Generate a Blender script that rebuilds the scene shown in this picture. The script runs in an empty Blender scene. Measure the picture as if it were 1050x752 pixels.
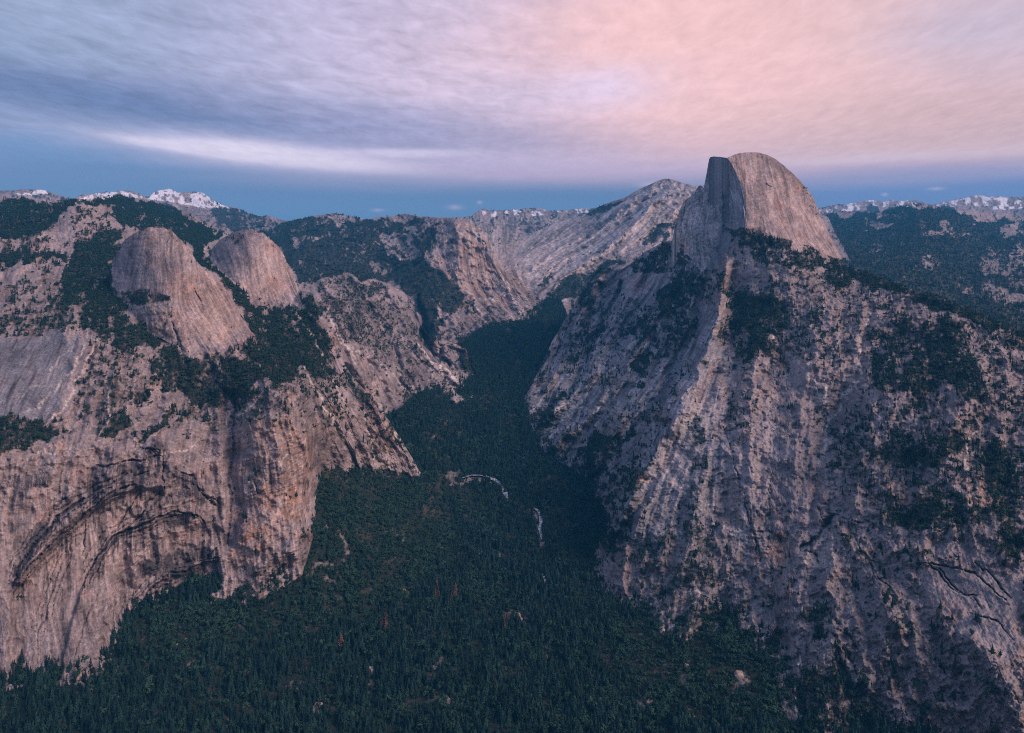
import bpy, math, random
import numpy as np
SC = bpy.context.scene
COL = SC.collection
R = math.radians
rng = np.random.default_rng(7)
random.seed(7)

# ------------------------------------------------------------------ survey frame
# The landforms were surveyed from the lookout: bearing and dip angles (as tangents, in units of 1/F)
# plus a ground distance in metres give every control point its true place.
F, CX, CY, ZC = 780.0, 525.0, 261.0, 979.0          # ZC: height of the lookout above the valley floor
STEP = 0.9
NX0, NX1, NY0, NY1 = -200, 1240, 150, 800
RS = 2
W_, H_ = (NX1 - NX0) * RS, (NY1 - NY0) * RS

def P(px, py, r):
    return np.stack([(px - CX) / F * r, r, ZC - (py - CY) / F * r], -1)

# ------------------------------------------------------------------ noise helpers
_perm = rng.permutation(512).astype(np.int64)
_perm = np.concatenate([_perm, _perm, _perm])
_val = rng.random(512) * 2 - 1
def _hash3(i, j, k):
    return _val[_perm[_perm[_perm[i & 511] + (j & 511)] + (k & 511)] & 511]
def vnoise3(x, y, z):
    i, j, k = np.floor(x).astype(np.int64), np.floor(y).astype(np.int64), np.floor(z).astype(np.int64)
    fx, fy, fz = x - i, y - j, z - k
    fx, fy, fz = (f * f * f * (f * (f * 6 - 15) + 10) for f in (fx, fy, fz))
    out = 0
    for a in (0, 1):
        wx = fx if a else 1 - fx
        for b in (0, 1):
            wy = fy if b else 1 - fy
            for c in (0, 1):
                wz = fz if c else 1 - fz
                out = out + wx * wy * wz * _hash3(i + a, j + b, k + c)
    return out
def fbm3(p, scale, octs=4, gain=.5, seed=0.):
    out, amp, tot = 0, 1., 0
    s = 1. / scale
    for o in range(octs):
        out = out + amp * vnoise3(p[..., 0] * s + seed + 13.7 * o, p[..., 1] * s + seed * .7 + 5.1, p[..., 2] * s - seed)
        tot += amp; amp *= gain; s *= 2.03
    return out / tot * 1.8
def grid_noise(h, w, cell, seed=0):
    g = np.random.default_rng(seed + int(cell * 10))
    gh, gw = int(h / cell) + 3, int(w / cell) + 3
    n = g.standard_normal((gh, gw)).astype(np.float32)
    yy = np.arange(h) / cell; xx = np.arange(w) / cell
    i = yy.astype(int); fy = yy - i; fy = fy * fy * (3 - 2 * fy)
    j = xx.astype(int); fx = xx - j; fx = fx * fx * (3 - 2 * fx)
    a = n[i][:, j] * (1 - fx) + n[i][:, j + 1] * fx
    b = n[i + 1][:, j] * (1 - fx) + n[i + 1][:, j + 1] * fx
    return (a * (1 - fy)[:, None] + b * fy[:, None]).astype(np.float32)
def gfbm(h, w, cell, octs=3, seed=0):
    out, amp = 0, 1.
    for o in range(octs):
        out = out + amp * grid_noise(h, w, max(cell, 1.01), seed + o * 31); amp *= .55; cell /= 2
    return out / out.std()
def blur(a, n):
    a = a.astype(np.float32)
    for ax in (0, 1):
        for _ in range(2):
            k = max(1, int(n))
            p = np.pad(a, [(k + 1, k) if q == ax else (0, 0) for q in (0, 1)], mode='edge')
            c = np.cumsum(p, axis=ax, dtype=np.float64)
            a = ((np.take(c, range(2 * k + 1, c.shape[ax]), ax) - np.take(c, range(0, c.shape[ax] - 2 * k - 1), ax)) / (2 * k + 1)).astype(np.float32)
    return a

# ------------------------------------------------------------------ survey maps (what covers the rock where)
YY, XX = np.mgrid[0:H_, 0:W_].astype(np.float32)
XX = XX / RS + NX0; YY = YY / RS + NY0
wx = gfbm(H_, W_, 30, 4, 1) ; wy = gfbm(H_, W_, 30, 4, 2)
def win(pts, pad):
    a = np.array(pts, float)
    x0, x1 = a[:, 0].min() - pad, a[:, 0].max() + pad
    y0, y1 = a[:, 1].min() - pad, a[:, 1].max() + pad
    sx = slice(max(0, int((x0 - NX0) * RS)), max(0, min(W_, int((x1 - NX0) * RS))))
    sy = slice(max(0, int((y0 - NY0) * RS)), max(0, min(H_, int((y1 - NY0) * RS))))
    return a, sy, sx
def poly(m, pts, v=1., warp=4., mode='max'):
    a, sy, sx = win(pts, warp * 3 + 2)
    x = XX[sy, sx] + wx[sy, sx] * warp; y = YY[sy, sx] + wy[sy, sx] * warp
    ins = np.zeros(x.shape, bool)
    for (xa, ya), (xb, yb) in zip(a, np.roll(a, -1, 0)):
        if ya == yb: continue
        ins ^= ((ya > y) != (yb > y)) & (x < (xb - xa) * (y - ya) / (yb - ya) + xa)
    s = m[sy, sx]
    if mode == 'max': m[sy, sx] = np.where(ins, np.maximum(s, v), s)
    else: m[sy, sx] = np.where(ins, v, s)
def line(m, pts, width=1.5, v=1., warp=1.5, taper=False, soft=.7):
    a, sy, sx = win(pts, warp * 3 + width * 2 + 2)
    x = XX[sy, sx] + wx[sy, sx] * warp; y = YY[sy, sx] + wy[sy, sx] * warp
    best = np.full(x.shape, 1e9, np.float32)
    seg = np.hypot(*np.diff(a, axis=0).T); tot = seg.sum(); acc = 0
    for k in range(len(a) - 1):
        d = a[k + 1] - a[k]; L2 = (d ** 2).sum() + 1e-9
        t = np.clip(((x - a[k, 0]) * d[0] + (y - a[k, 1]) * d[1]) / L2, 0, 1)
        dist = np.hypot(x - a[k, 0] - t * d[0], y - a[k, 1] - t * d[1])
        if taper:
            u = (acc + t * seg[k]) / tot
            dist = dist / (.35 + .65 * np.sin(np.pi * np.clip(u, .03, .97)))
        best = np.minimum(best, dist); acc += seg[k]
    g = np.clip((width - best) / (width * soft) + .0, 0, 1) * v
    m[sy, sx] = np.maximum(m[sy, sx], g)
Z = lambda v=0.: np.full((H_, W_), v, np.float32)
FOR, SPA, PALE, DARK, SNOW, WARM, GREY, GRN, ROUGH, STRK = Z(), Z(.36), Z(), Z(), Z(), Z(), Z(), Z(), Z(.6), Z(.25)
CUT = Z()                                       # ledges: overhung arches and cracks cut into the rock

# --- forests (left massif)
for p in [
 [(13,205),(60,205),(100,203),(120,200),(150,206),(175,213),(200,222),(225,240),(212,262),(200,262),(188,248),(172,234),(150,232),(128,232),(115,216),(105,206),(85,208),(70,214),(55,228),(38,240),(-190,262),(-190,205)],
 [(112,238),(132,234),(124,252),(114,264),(116,285),(112,296),(126,302),(168,303),(176,308),(150,313),(120,312),(130,332),(162,342),(160,350),(130,352),(98,342),(86,322),(66,300),(58,285),(68,266),(80,255)],
 [(-190,262),(40,258),(62,262),(66,270),(40,268),(-190,282)],
 [(-190,446),(50,432),(61,441),(55,451),(38,459),(10,466),(-190,480)],
 [(152,372),(176,354),(190,365),(215,365),(242,368),(265,378),(281,384),(262,396),(252,410),(238,414),(225,408),(205,413),(195,408),(170,400),(156,390)],
 [(130,406),(162,398),(142,422)],[(140,440),(160,428),(174,416),(172,432),(160,446)],[(114,430),(130,418),(126,442),(112,450)],
 [(188,252),(210,260),(216,275),(236,292),(254,300),(262,318),(300,322),(312,318),(332,342),(352,385),(330,386),(300,372),(272,352),(262,345),(252,322),(225,292),(205,270)],
 [(240,345),(272,352),(300,372),(300,395),(280,385),(258,372)],
 [(100,330),(165,346),(152,356),(118,354)],
 [(300,322),(318,330),(330,346),(318,352)],
 [(303,300),(318,306),(330,318),(322,334),(308,322)],
]: poly(FOR, p, .92)
for p in [[(-190,280),(60,285),(90,330),(130,352),(160,352),(150,400),(110,440),(80,430),(95,340),(-190,330)],
          [(180,400),(285,388),(300,400),(290,420),(180,440)],
          [(300,330),(345,360),(380,410),(330,430),(300,400)],
          [(245,330),(275,345),(330,388),(290,400)]]: poly(SPA, p, .62, 8)
poly(SPA, [(60,240),(85,212),(105,214),(112,240),(90,255)], .45, 4)
# --- plateau between the domes and far cliff
for p in [[(275,236),(320,224),(345,222),(430,224),(452,238),(440,262),(462,286),(470,310),(450,318),(440,345),(430,345),(428,310),(412,290),(388,286),(360,279),(330,282),(310,292),(300,275),(290,255),(270,240)],
          [(415,222),(440,222),(446,228),(432,240),(418,236)],
          [(438,298),(455,306),(452,330),(440,350),(430,330)],
          [(462,346),(500,338),(530,346),(556,334),(560,360),(500,400),(488,392),(478,358)],
          [(440,300),(462,288),(476,306),(470,320),(450,316)]]: poly(FOR, p, .9, 3)
for p in [[(293,233),(322,228),(326,236),(300,242)],[(262,234),(284,231),(290,238),(268,242)],[(334,223),(360,222),(364,230),(345,233)],
          [(386,238),(420,240),(436,262),(410,268),(394,256)],[(300,248),(328,240),(334,244),(306,254)],
          [(410,232),(440,222),(455,228),(430,238),(418,240)],[(380,270),(400,272),(398,280),(382,280)]]:
    poly(FOR, p, .42, 2, 'set'); poly(PALE, p, .15, 2)
poly(SPA, [(320,285),(345,281),(378,287),(412,302),(425,335),(440,360),(400,380),(350,340)], .7, 4)
poly(SPA, [(385,320),(440,350),(480,360),(490,390),(430,410),(380,400)], .45, 4)
poly(SPA, [(430,330),(460,300),(500,320),(545,320),(540,340),(470,345)], .55, 4)
# --- right massif
for p in [
 [(648,268),(665,256),(690,246),(702,268),(684,281),(655,276)],
 [(694,276),(722,286),(716,302),(706,328),(690,336),(672,338),(682,304)],
 [(735,350),(738,336),(752,318),(764,302),(800,298),(812,312),(804,352),(776,362),(748,356)],
 [(750,238),(775,237),(790,243),(815,244),(840,254),(866,271),(890,284),(860,284),(800,268),(772,264),(753,248)],
 [(893,338),(915,330),(945,324),(985,335),(1002,347),(1004,388),(1030,400),(1000,407),(960,397),(935,401),(900,398),(882,391),(886,374)],
 [(918,452),(988,444),(986,474),(940,480),(905,466),(868,448)],
 [(1006,470),(1050,438),(1050,520),(1020,505)],
 [(900,516),(930,506),(985,520),(1050,520),(1050,536),(990,534),(950,536),(920,530)],
 [(1010,560),(1050,552),(1050,580),(1030,572)],
 [(826,640),(838,620),(846,640),(836,660)],
 [(820,690),(850,682),(880,700),(905,716),(905,745),(905,800),(815,800)],
 [(670,262),(690,250),(697,262)],
 [(660,318),(684,300),(676,332),(650,350),(640,350)],
 [(690,340),(706,330),(700,350),(684,366),(670,372)],
 [(636,395),(660,352),(672,360),(650,392)],
 [(590,465),(612,448),(640,440),(650,425),(636,462),(612,492)],
 [(706,440),(722,436),(716,470),(706,480)],
]: poly(FOR, p, .76, 6)
for p in [[(760,300),(830,270),(840,360),(760,360)],
          [(840,420),(1050,410),(1050,560),(900,540),(850,480)]]: poly(SPA, p, .66, 8)
poly(SPA, [(830,270),(900,285),(1050,340),(1050,420),(900,400),(840,360)], .5, 8)
poly(SPA, [(610,480),(700,440),(740,520),(760,640),(690,650),(620,580)], .62, 8)
poly(SPA, [(850,600),(900,570),(960,610),(1010,660),(1040,739),(1040,800),(850,800)], .46, 8)
poly(SPA, [(610,300),(700,300),(700,420),(600,470),(545,420)], .38, 8, 'set')
poly(FOR, [(585,300),(600,290),(640,300),(660,318),(630,322),(600,316)], .45, 5)
poly(FOR, [(585,350),(620,330),(660,352),(640,390),(600,372)], .35, 8)
poly(FOR, [(840,265),(870,274),(930,296),(900,300),(850,290)], .3, 5)
for p in [[(395,410),(440,396),(470,402),(450,422),(420,432)],[(455,350),(490,350),(495,390),(480,385),(465,365)],[(540,428),(558,400),(575,412),(560,442)],[(572,472),(600,440),(615,456),(600,492)],[(600,505),(630,482),(640,502),(616,545)],[(612,560),(640,540),(650,560),(630,590)],[(330,490),(360,470),(395,490)],[(560,372),(576,345),(590,352),(572,392)]]: poly(FOR, p, .48, 6)
# --- far right plateau
poly(FOR, [(820,224),(850,219),(905,222),(930,211),(955,211),(990,222),(1120,240),(1120,380),(1000,330),(866,285),(840,240)], .95, 3)
for p, v in [([(942,232),(955,227),(968,226),(985,232),(1000,240),(985,243),(965,240),(945,242)], .42), ([(990,262),(1020,255),(1050,252),(1050,285),(1010,282)], .6),
          ([(985,297),(1005,290),(1050,300),(1050,312),(1000,306)], .5), ([(880,224),(905,228),(918,232),(905,236),(885,230)], .5),
          ([(940,265),(965,262),(970,272),(945,276)], .6), ([(1020,235),(1050,228),(1050,246),(1030,244)], .5)]:
    poly(FOR, p, v, 2, 'set')
poly(FOR, [(212,206),(250,214),(290,226),(345,230),(340,245),(300,240),(262,237),(240,238),(225,232)], .75, 3)
poly(SPA, [(486,222),(606,220),(560,240),(515,275),(495,245)], .5, 3); poly(PALE, [(486,222),(606,220),(560,240),(515,275),(495,245)], .3, 3)
poly(FOR, [(500,340),(530,330),(550,316),(560,304),(600,298),(612,284),(590,283),(570,294),(556,302),(575,330),(560,345),(510,350)], .9, 2)
# --- far cliffs and slabs
poly(SPA, [(500,260),(600,215),(700,180),(760,210),(700,300),(560,320)], .04, 1, 'set')
for p in [[(608,216),(640,202),(636,206),(606,222),(590,228)],[(556,300),(600,282),(640,262),(636,270),(596,292),(566,306)],
          [(548,292),(566,280),(570,284),(552,296)],[(566,306),(600,292),(640,276),(620,292),(590,306),(572,312)],[(655,245),(690,228),(700,232),(664,250)]]: poly(FOR, p, .8, 2.5)
for a, b in [((560,296),(612,270)),((575,300),(640,262)),((590,302),(650,268)),((600,262),(690,215)),((580,285),(640,240)),((550,285),(600,255)),((640,225),(700,195))]:
    line(FOR, [a, ((a[0]+b[0])/2 + 3, (a[1]+b[1])/2 + 2), b], 1.2, .5, 2)
# bare domes and smooth faces
for p in [[(120,262),(150,233),(185,245),(215,280),(250,325),(255,345),(200,360),(165,338),(185,305),(120,300)],
          [(220,250),(258,235),(283,250),(304,290),(300,305),(250,290)],
          [(-190,330),(80,345),(95,360),(70,420),(50,432),(-190,440)],
          [(745,162),(775,156),(810,175),(845,230),(866,270),(800,245),(765,236)],
          [(688,250),(728,160),(746,162),(765,235),(722,282)],
          [(-190,520),(40,520),(110,520),(140,540),(100,640),(90,700),(-190,705)]]:
    poly(SPA, p, .05, 2, 'set'); poly(ROUGH, p, .22, 3, 'set')
poly(FOR, [(745,162),(775,150),(812,165),(850,225),(872,268),(855,264),(822,249),(795,243),(783,238),(765,233),(752,234)], 0, .6, 'set')
ND_ = [(113,278),(118,262),(129,246),(140,239),(152,233),(166,233),(176,236),(185,245),(195,258),(220,288),(248,320),(262,346),(235,356),(203,362),(185,352),(172,338),(180,322),(178,312),(150,306),(118,300)]
BD_ = [(214,268),(226,246),(240,238),(258,235),(272,240),(283,250),(293,263),(304,290),(309,310),(285,312),(262,304),(238,292),(226,280)]
for p in (ND_, BD_): poly(FOR, p, 0, .8, 'set'); poly(SPA, p, .05, .8, 'set')
poly(FOR, [(119,300),(150,296),(166,301),(176,305),(176,309),(150,313),(122,312)], .85, 1.)
poly(SPA, [(160,236),(176,237),(187,250),(176,256),(162,248)], .5, 1.); poly(SPA, [(228,247),(240,238),(258,236),(262,244),(240,252)], .45, 1.)
poly(SPA, [(196,255),(205,262),(207,272),(196,270)], .3, 2)
poly(SPA, [(160,238),(176,236),(186,250),(176,256),(162,248)], .55, 3)
poly(SPA, [(100,450),(300,440),(320,480),(305,560),(240,610),(150,620),(100,690),(-190,700),(-190,480)], .07, 3, 'set')
poly(SPA, [(240,430),(300,420),(320,480),(310,560),(255,600),(240,540)], .2, 4)
poly(ROUGH, [(500,260),(600,215),(700,180),(760,210),(700,300),(560,320)], .3, 3, 'set')
poly(SPA, [(470,225),(500,240),(540,300),(530,330),(490,310),(470,270)], .08, 2, 'set')
poly(SPA, [(700,300),(730,310),(735,350),(740,450),(700,520),(660,520),(690,420),(715,350)], .10, 5, 'set')
poly(SPA, [(940,578),(1050,590),(1050,690),(1000,650),(940,620)], .06, 4, 'set'); poly(ROUGH, [(940,578),(1050,590),(1050,690),(1000,650),(940,620)], .3, 4, 'set')
poly(SPA, [(720,445),(850,440),(850,560),(760,580),(720,520)], .12, 5, 'set')
# --- pale debris chutes and slabs
for pts, w in [([(88,340),(78,375),(55,405),(13,430)],1.6),([(98,348),(82,392),(62,418),(45,437)],1.8),([(76,352),(50,385),(10,412)],1.1),
    ([(112,395),(112,425),(100,445)],1.6),([(335,318),(350,345),(365,372)],3),([(385,418),(405,430),(424,444)],3.2),([(310,375),(325,405),(345,440),(360,465)],2.4),
    ([(385,412),(408,446),(430,484)],2.0),([(375,425),(382,460),(392,492)],1.6),([(300,310),(322,350),(345,400)],1.5),
    ([(478,300),(500,310),(520,320)],1.5),([(518,292),(528,312),(538,328)],1.6),([(508,275),(525,305),(545,325)],.9),([(425,345),(445,372),(470,392)],1.6),
    ([(670,322),(655,345),(640,368)],1.6),([(692,308),(688,320),(676,340),(664,352)],2.2),([(636,372),(618,390),(600,405),(575,432),(562,440)],2.0),
    ([(620,340),(606,370),(596,395)],1.6),([(602,412),(590,430),(566,446)],2.2),([(656,420),(640,440),(622,470),(598,490)],2.8),([(632,400),(610,420),(585,446)],1.4),
    ([(580,384),(560,405),(540,430)],1.8),([(560,424),(580,414),(590,402)],3.5),([(604,484),(612,476),(622,470)],4.5),([(588,456),(600,455),(606,448)],3.0),
    ([(815,345),(824,365),(838,400),(850,425),(842,440)],1.5),([(892,318),(882,345),(880,385),(872,400),(852,428),(846,452),(840,480),(834,500)],2.0),
    ([(850,385),(842,420),(848,430)],1.6),([(945,426),(938,446)],1.8),([(1012,436),(992,455),(990,478),(1002,500),(1000,512)],1.8),
    ([(790,345),(800,352),(815,375),(835,395)],1.2),([(722,490),(728,505),(735,525),(728,548)],1.8),([(700,600),(712,606),(722,598)],2.2),
    ([(872,600),(876,625),(872,650)],3.0),([(870,680),(876,700),(872,712)],3.0),([(818,670),(820,700),(816,735)],2.0),([(742,540),(760,550),(765,575)],3.5),
    ([(760,505),(765,520),(763,545)],2.0),([(668,240),(690,222),(712,200)],1.4),([(560,300),(600,276),(636,256)],1.0),([(566,312),(560,304)],1.3),([(540,278),(530,290)],1.2),
    ([(690,240),(676,250),(664,258)],2.2),([(696,262),(710,272),(722,281)],1.6),([(640,620),(650,612),(662,614)],2.0),([(670,648),(690,640),(702,632)],1.3),([(706,636),(720,610),(716,598)],1.6),
    ([(760,646),(772,652),(786,655)],1.4),([(740,600),(760,590),(775,612)],1.4),([(880,236),(905,234)],1.0),([(730,340),(745,336),(758,344)],1.6),([(755,350),(745,375),(752,395)],1.2),
    ([(330,330),(316,324)],1.2),([(160,345),(175,335),(190,322)],1.4),([(150,470),(185,462),(205,452)],1.3),([(285,480),(300,462)],1.0),([(20,470),(60,462),(85,455)],1.2),([(270,400),(245,425)],1.2)]:
    line(PALE, pts, w * 1.3, 1., 2., True)
    line(FOR, pts, w * .1, 0, 0)
# pale sheets
for p, v in [([(-190,340),(85,342),(90,360),(60,415),(45,432),(-190,440)],.0),([(700,395),(716,390),(735,420),(700,520),(670,520),(690,450)],.35),([(705,500),(738,495),(732,520),(715,525)],.3),
             ([(945,590),(1050,600),(1050,680),(985,640),(950,615)],.12),([(820,560),(850,545),(850,575),(820,600)],.45),([(855,540),(900,545),(910,580),(880,590),(860,570)],.2),
             ([(115,312),(150,308),(190,320),(250,340),(235,352),(200,360),(165,338)],.12),([(455,280),(478,290),(490,310),(470,318)],.0),
             ([(520,275),(600,220),(680,183),(720,190),(690,235),(640,262),(570,300)],.42),([(430,395),(440,372),(470,388),(488,396)],.25)]:
    poly(PALE, p, v, 4)
for pts, w in [([(432,488),(412,452),(388,415)],5),([(470,374),(440,398),(412,420)],8),([(556,318),(530,336),(500,346),(476,362)],7),([(535,430),(560,445),(590,490),(612,530),(606,590)],9),([(545,400),(560,370),(580,335),(590,312)],5),
  ([(610,590),(645,622),(682,645),(740,635),(792,664)],6),([(318,480),(360,484),(430,488)],6),([(100,697),(150,628),(240,614),(312,566)],4)]:
    line(SPA, pts, w, .85, 4, False, 1.)
poly(PALE, [(690,250),(695,220),(727,165),(739,164),(740,240),(722,280)], .5, 1.5); poly(PALE, [(747,172),(756,185),(762,210),(764,236),(750,240)], .2, 1.)  # split face colour lightened to make up for the sun shadow on it
# --- grey (cool) and warm rock, plus light tints painted on split dome and right wall
poly(GREY, [(530,420),(600,300),(700,290),(735,320),(740,450),(700,560),(600,560)], .8, 10)  # cool shade of the left-facing wall painted into the rock colour
poly(GREY, [(740,430),(900,420),(1050,560),(1050,740),(820,740),(640,640)], .3, 10)
poly(GREY, [(688,250),(728,160),(746,162),(764,200),(765,235),(722,282)], 1., 2)  # blue shade of the split face painted into its colour
poly(WARM, [(748,160),(775,154),(812,170),(870,275),(800,250),(766,238),(762,200)], .18, 2)  # warm side light painted into the dome's colour
poly(GREY, [(500,260),(600,215),(700,180),(760,210),(700,300),(560,320)], .4, 4)
poly(GREY, [(-190,340),(85,342),(60,415),(45,432),(-190,440)], .85, 4)
poly(WARM, [(150,236),(185,248),(215,285),(250,330),(235,352),(200,355),(160,330),(150,290)], .28, 6)
poly(WARM, [(240,240),(275,245),(305,295),(290,315),(250,295)], .28, 6)
poly(WARM, [(150,285),(185,280),(215,300),(250,330),(235,352),(200,340),(180,305)], .45, 6)
poly(WARM, [(730,175),(745,240),(720,282),(690,255),(695,215),(705,205)], .15, 4)
poly(WARM, [(690,210),(706,204),(712,240),(700,262),(690,245)], .5, 3)
poly(WARM, [(460,235),(500,240),(540,300),(520,330),(470,330)], .35, 8)
poly(WARM, [(255,430),(315,420),(320,480),(310,550),(260,560)], .4, 8)
for c in [(268,552,16,18),(300,520,12,20),(190,295,20,5),(800,560,14,12),(757,520,4,22),(250,575,8,12),(838,500,4,15),(948,558,14,6),(1000,505,14,18),(930,510,40,12)]:
    x, y, a, b = c; t = np.linspace(0, 2*np.pi, 14)[:-1]
    poly(WARM, [(x + a*np.cos(q), y + b*np.sin(q)) for q in t], .75, 5)
# --- black water streaks under the arches, painted shade in the dome corner, cracks
STAIN_SHADE = Z()
poly(STAIN_SHADE, [(-190,340),(85,342),(60,415),(45,432),(-190,440)], .32, 4); poly(STAIN_SHADE, [(840,600),(900,580),(960,640),(1000,739),(850,739)], .08, 8)
poly(STAIN_SHADE, [(739,163),(746,163),(748,190),(747,215),(749,240),(742,245),(740,215),(740,190)], .5, 1.)  # shade of the dome's left-facing band painted as dark colour
N3c = gfbm(H_, W_, 4, 3, 61)
for pts, w in [([(98,492),(130,482),(160,472),(172,468)],5),([(95,500),(112,512),(118,500),(150,490),(165,482)],7),([(105,505),(120,498)],8),([(150,470),(165,462)],6),
    ([(13,494),(28,494),(46,490)],6),([(178,490),(195,494),(206,502)],5),([(172,510),(195,505),(210,514)],4),([(168,538),(185,534),(200,528)],3.5),([(150,585),(180,572),(200,566),(222,572)],5),
    ([(178,586),(186,588)],8),([(45,540),(30,560),(20,590)],4)]:
    line(STAIN_SHADE, pts, w * 1.9, 1.25, 3, False, .8)
for pts, w, v in [([(13,600),(22,575),(40,552),(58,532),(85,512),(118,494),(160,478)],2.2,1),([(13,612),(28,582),(52,556),(80,534),(105,512),(120,502),(140,498)],2.0,1),([(40,545),(60,520),(80,500)],1.4,.8),
    ([(98,480),(120,476),(140,470),(170,468)],1.5,.9),([(138,452),(150,460),(160,463),(170,462)],1.3,.9),([(168,450),(167,490),(168,500)],1.3,1),([(148,505),(130,525),(122,540)],1.4,.9),([(166,502),(145,525),(128,545)],1.4,.9),
    ([(85,600),(100,570),(118,548),(140,540),(165,530),(180,524),(196,526)],2.2,1),([(196,526),(208,536),(214,545)],1.8,.9),([(130,638),(140,620),(158,602),(180,588),(205,578),(222,562)],1.8,1),([(190,575),(230,572)],1.2,.8),
    ([(178,482),(198,488),(206,505),(222,520)],1.5,.9),([(205,505),(225,518)],1.2,.8),([(245,400),(240,440),(236,500),(236,560)],3.0,.7),([(250,430),(244,470)],4,.7),([(258,490),(264,510)],1.2,.8),
    ([(70,530),(66,570),(40,650),(36,690)],1.2,.7),([(86,520),(84,570)],1.0,.9),([(100,610),(84,640),(75,690)],1.0,.6),([(118,610),(116,640),(112,690)],1.6,.6),
    ([(744,165),(743,190),(742,215),(744,238)],4.0,.5),([(742,180),(741,225)],2.2,.5),([(704,205),(700,240)],1.0,.4),([(757,490),(766,520),(775,555),(780,575)],1.6,.8),([(740,430),(752,470),(760,505)],1.2,.7),  # first two: corner of the split face, its shade darkened in colour
    ([(820,560),(838,548),(850,535),(856,528)],4.5,1),([(822,564),(836,566),(840,578)],1.4,.9),([(840,520),(846,535),(850,530)],1.4,.7),([(850,525),(870,532),(895,538),(905,545)],2,.8),
    ([(940,575),(965,580),(985,583),(1000,590),(1014,602),(1030,615)],1.8,1),([(960,582),(978,600),(988,609),(1002,610)],1.6,1),([(952,578),(975,602),(984,608)],1.2,.9),([(1000,578),(1018,592),(1036,614)],1.5,1),
    ([(996,629),(1012,634),(1024,640),(1038,655)],1.2,.9),([(998,612),(1008,624)],1,.8),([(880,562),(905,598),(920,612)],1.2,.6),([(875,545),(890,575),(900,600)],1.2,.7),
    ([(840,620),(860,640),(880,665)],3.5,.7),([(850,648),(870,672),(880,690)],4,.7),([(920,570),(930,565),(936,570)],1.4,.8),([(960,560),(962,572),(985,572)],1.2,.6),
    ([(845,225),(842,222)],1.0,.6),([(785,188),(792,190)],.8,.5),([(760,300),(735,310),(722,330),(712,350)],2,.6),([(735,330),(715,370),(690,420),(660,470)],1.4,.6),
    ([(430,318),(436,345),(450,372)],3,.7),([(430,300),(433,330)],2.4,.6),([(498,245),(500,270),(505,300)],1.2,.5),([(175,330),(182,345),(186,358)],1.6,.8),([(200,295),(210,320)],.9,.7),([(155,300),(150,320)],.8,.4),
    ([(245,320),(262,338)],1.6,.6),([(640,300),(670,330),(690,350)],1,.5),([(770,520),(776,580)],1.0,.6),([(790,480),(788,560)],1.0,.5)]:
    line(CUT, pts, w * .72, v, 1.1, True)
    if pts[0][0] < 190 and len(pts) >= 4 and pts[0][1] > 500:
        for dx_, dy_, v_ in ((3, 4, .7), (-4, -3, .6), (-8, -6, .45), (7, 7, .4)):
            line(CUT, [(x_ + dx_ + random.uniform(-1.5, 1.5), y_ + dy_ + random.uniform(-1.5, 1.5)) for x_, y_ in pts[:-1]], w * .42, v_, 1.1, True)
# seepage: dark drips of uneven length hang below the arches
ARCH = Z()
for pts in [[(13,600),(22,575),(40,552),(58,532),(85,512),(118,494),(160,478)],[(28,582),(52,556),(80,534),(105,512),(120,502),(140,498)],[(98,480),(120,476),(140,470),(170,468)],[(138,452),(150,460),(170,462)],[(85,600),(100,570),(118,548),(140,540),(165,530),(180,524),(196,526)],
            [(130,638),(140,620),(158,602),(180,588),(205,578),(222,562)],[(178,482),(198,488),(206,505)],[(13,492),(46,490)],[(820,560),(838,548),(856,528)],[(940,573),(985,576)],[(860,532),(880,536)]]:
    line(ARCH, pts, 1.6, 1, 1.1)
_len = np.abs(np.interp(np.arange(W_), np.arange(0, W_ + 3, 3), np.random.default_rng(5).standard_normal(len(np.arange(0, W_ + 3, 3))))) * 22
_len *= .35 + 1.1 * np.abs(np.interp(np.arange(W_), np.arange(0, W_ + 40, 40), np.random.default_rng(6).standard_normal(len(np.arange(0, W_ + 40, 40)))))
for k in range(0, 52, 1):
    g_ = np.zeros_like(ARCH); g_[k:] = ARCH[:H_ - k]
    STAIN_SHADE = np.maximum(STAIN_SHADE, g_ * np.clip((_len[None] - k) / 10, 0, 1) * .8)
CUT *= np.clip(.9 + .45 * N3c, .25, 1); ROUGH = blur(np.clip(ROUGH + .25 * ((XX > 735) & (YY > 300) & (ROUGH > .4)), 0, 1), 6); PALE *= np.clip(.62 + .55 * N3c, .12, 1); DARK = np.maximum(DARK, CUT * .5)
LAY = Z(); poly(LAY, [(500,285),(600,210),(680,178),(760,200),(700,300),(560,320)], 1., 3); poly(LAY, [(486,222),(606,220),(560,240),(515,275),(495,245)], .8, 3); poly(LAY, [(690,300),(735,310),(720,420),(640,520),(560,450),(580,330)], .7, 8); poly(LAY, [(455,230),(500,240),(550,310),(520,330),(470,320)], .7, 4); poly(LAY, [(330,290),(480,360),(440,420),(330,400)], .5, 6); poly(LAY, [(330,400),(440,490),(380,500),(310,430)], .6, 6)
poly(LAY, ND_, .4, 1); poly(LAY, BD_, .35, 1); poly(LAY, [(745,162),(775,156),(812,172),(868,275),(800,248),(765,236)], .35, 1); poly(LAY, [(13,500),(250,470),(320,430),(320,560),(240,610),(13,705)], .5, 6); LAY = blur(LAY, 4)
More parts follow.
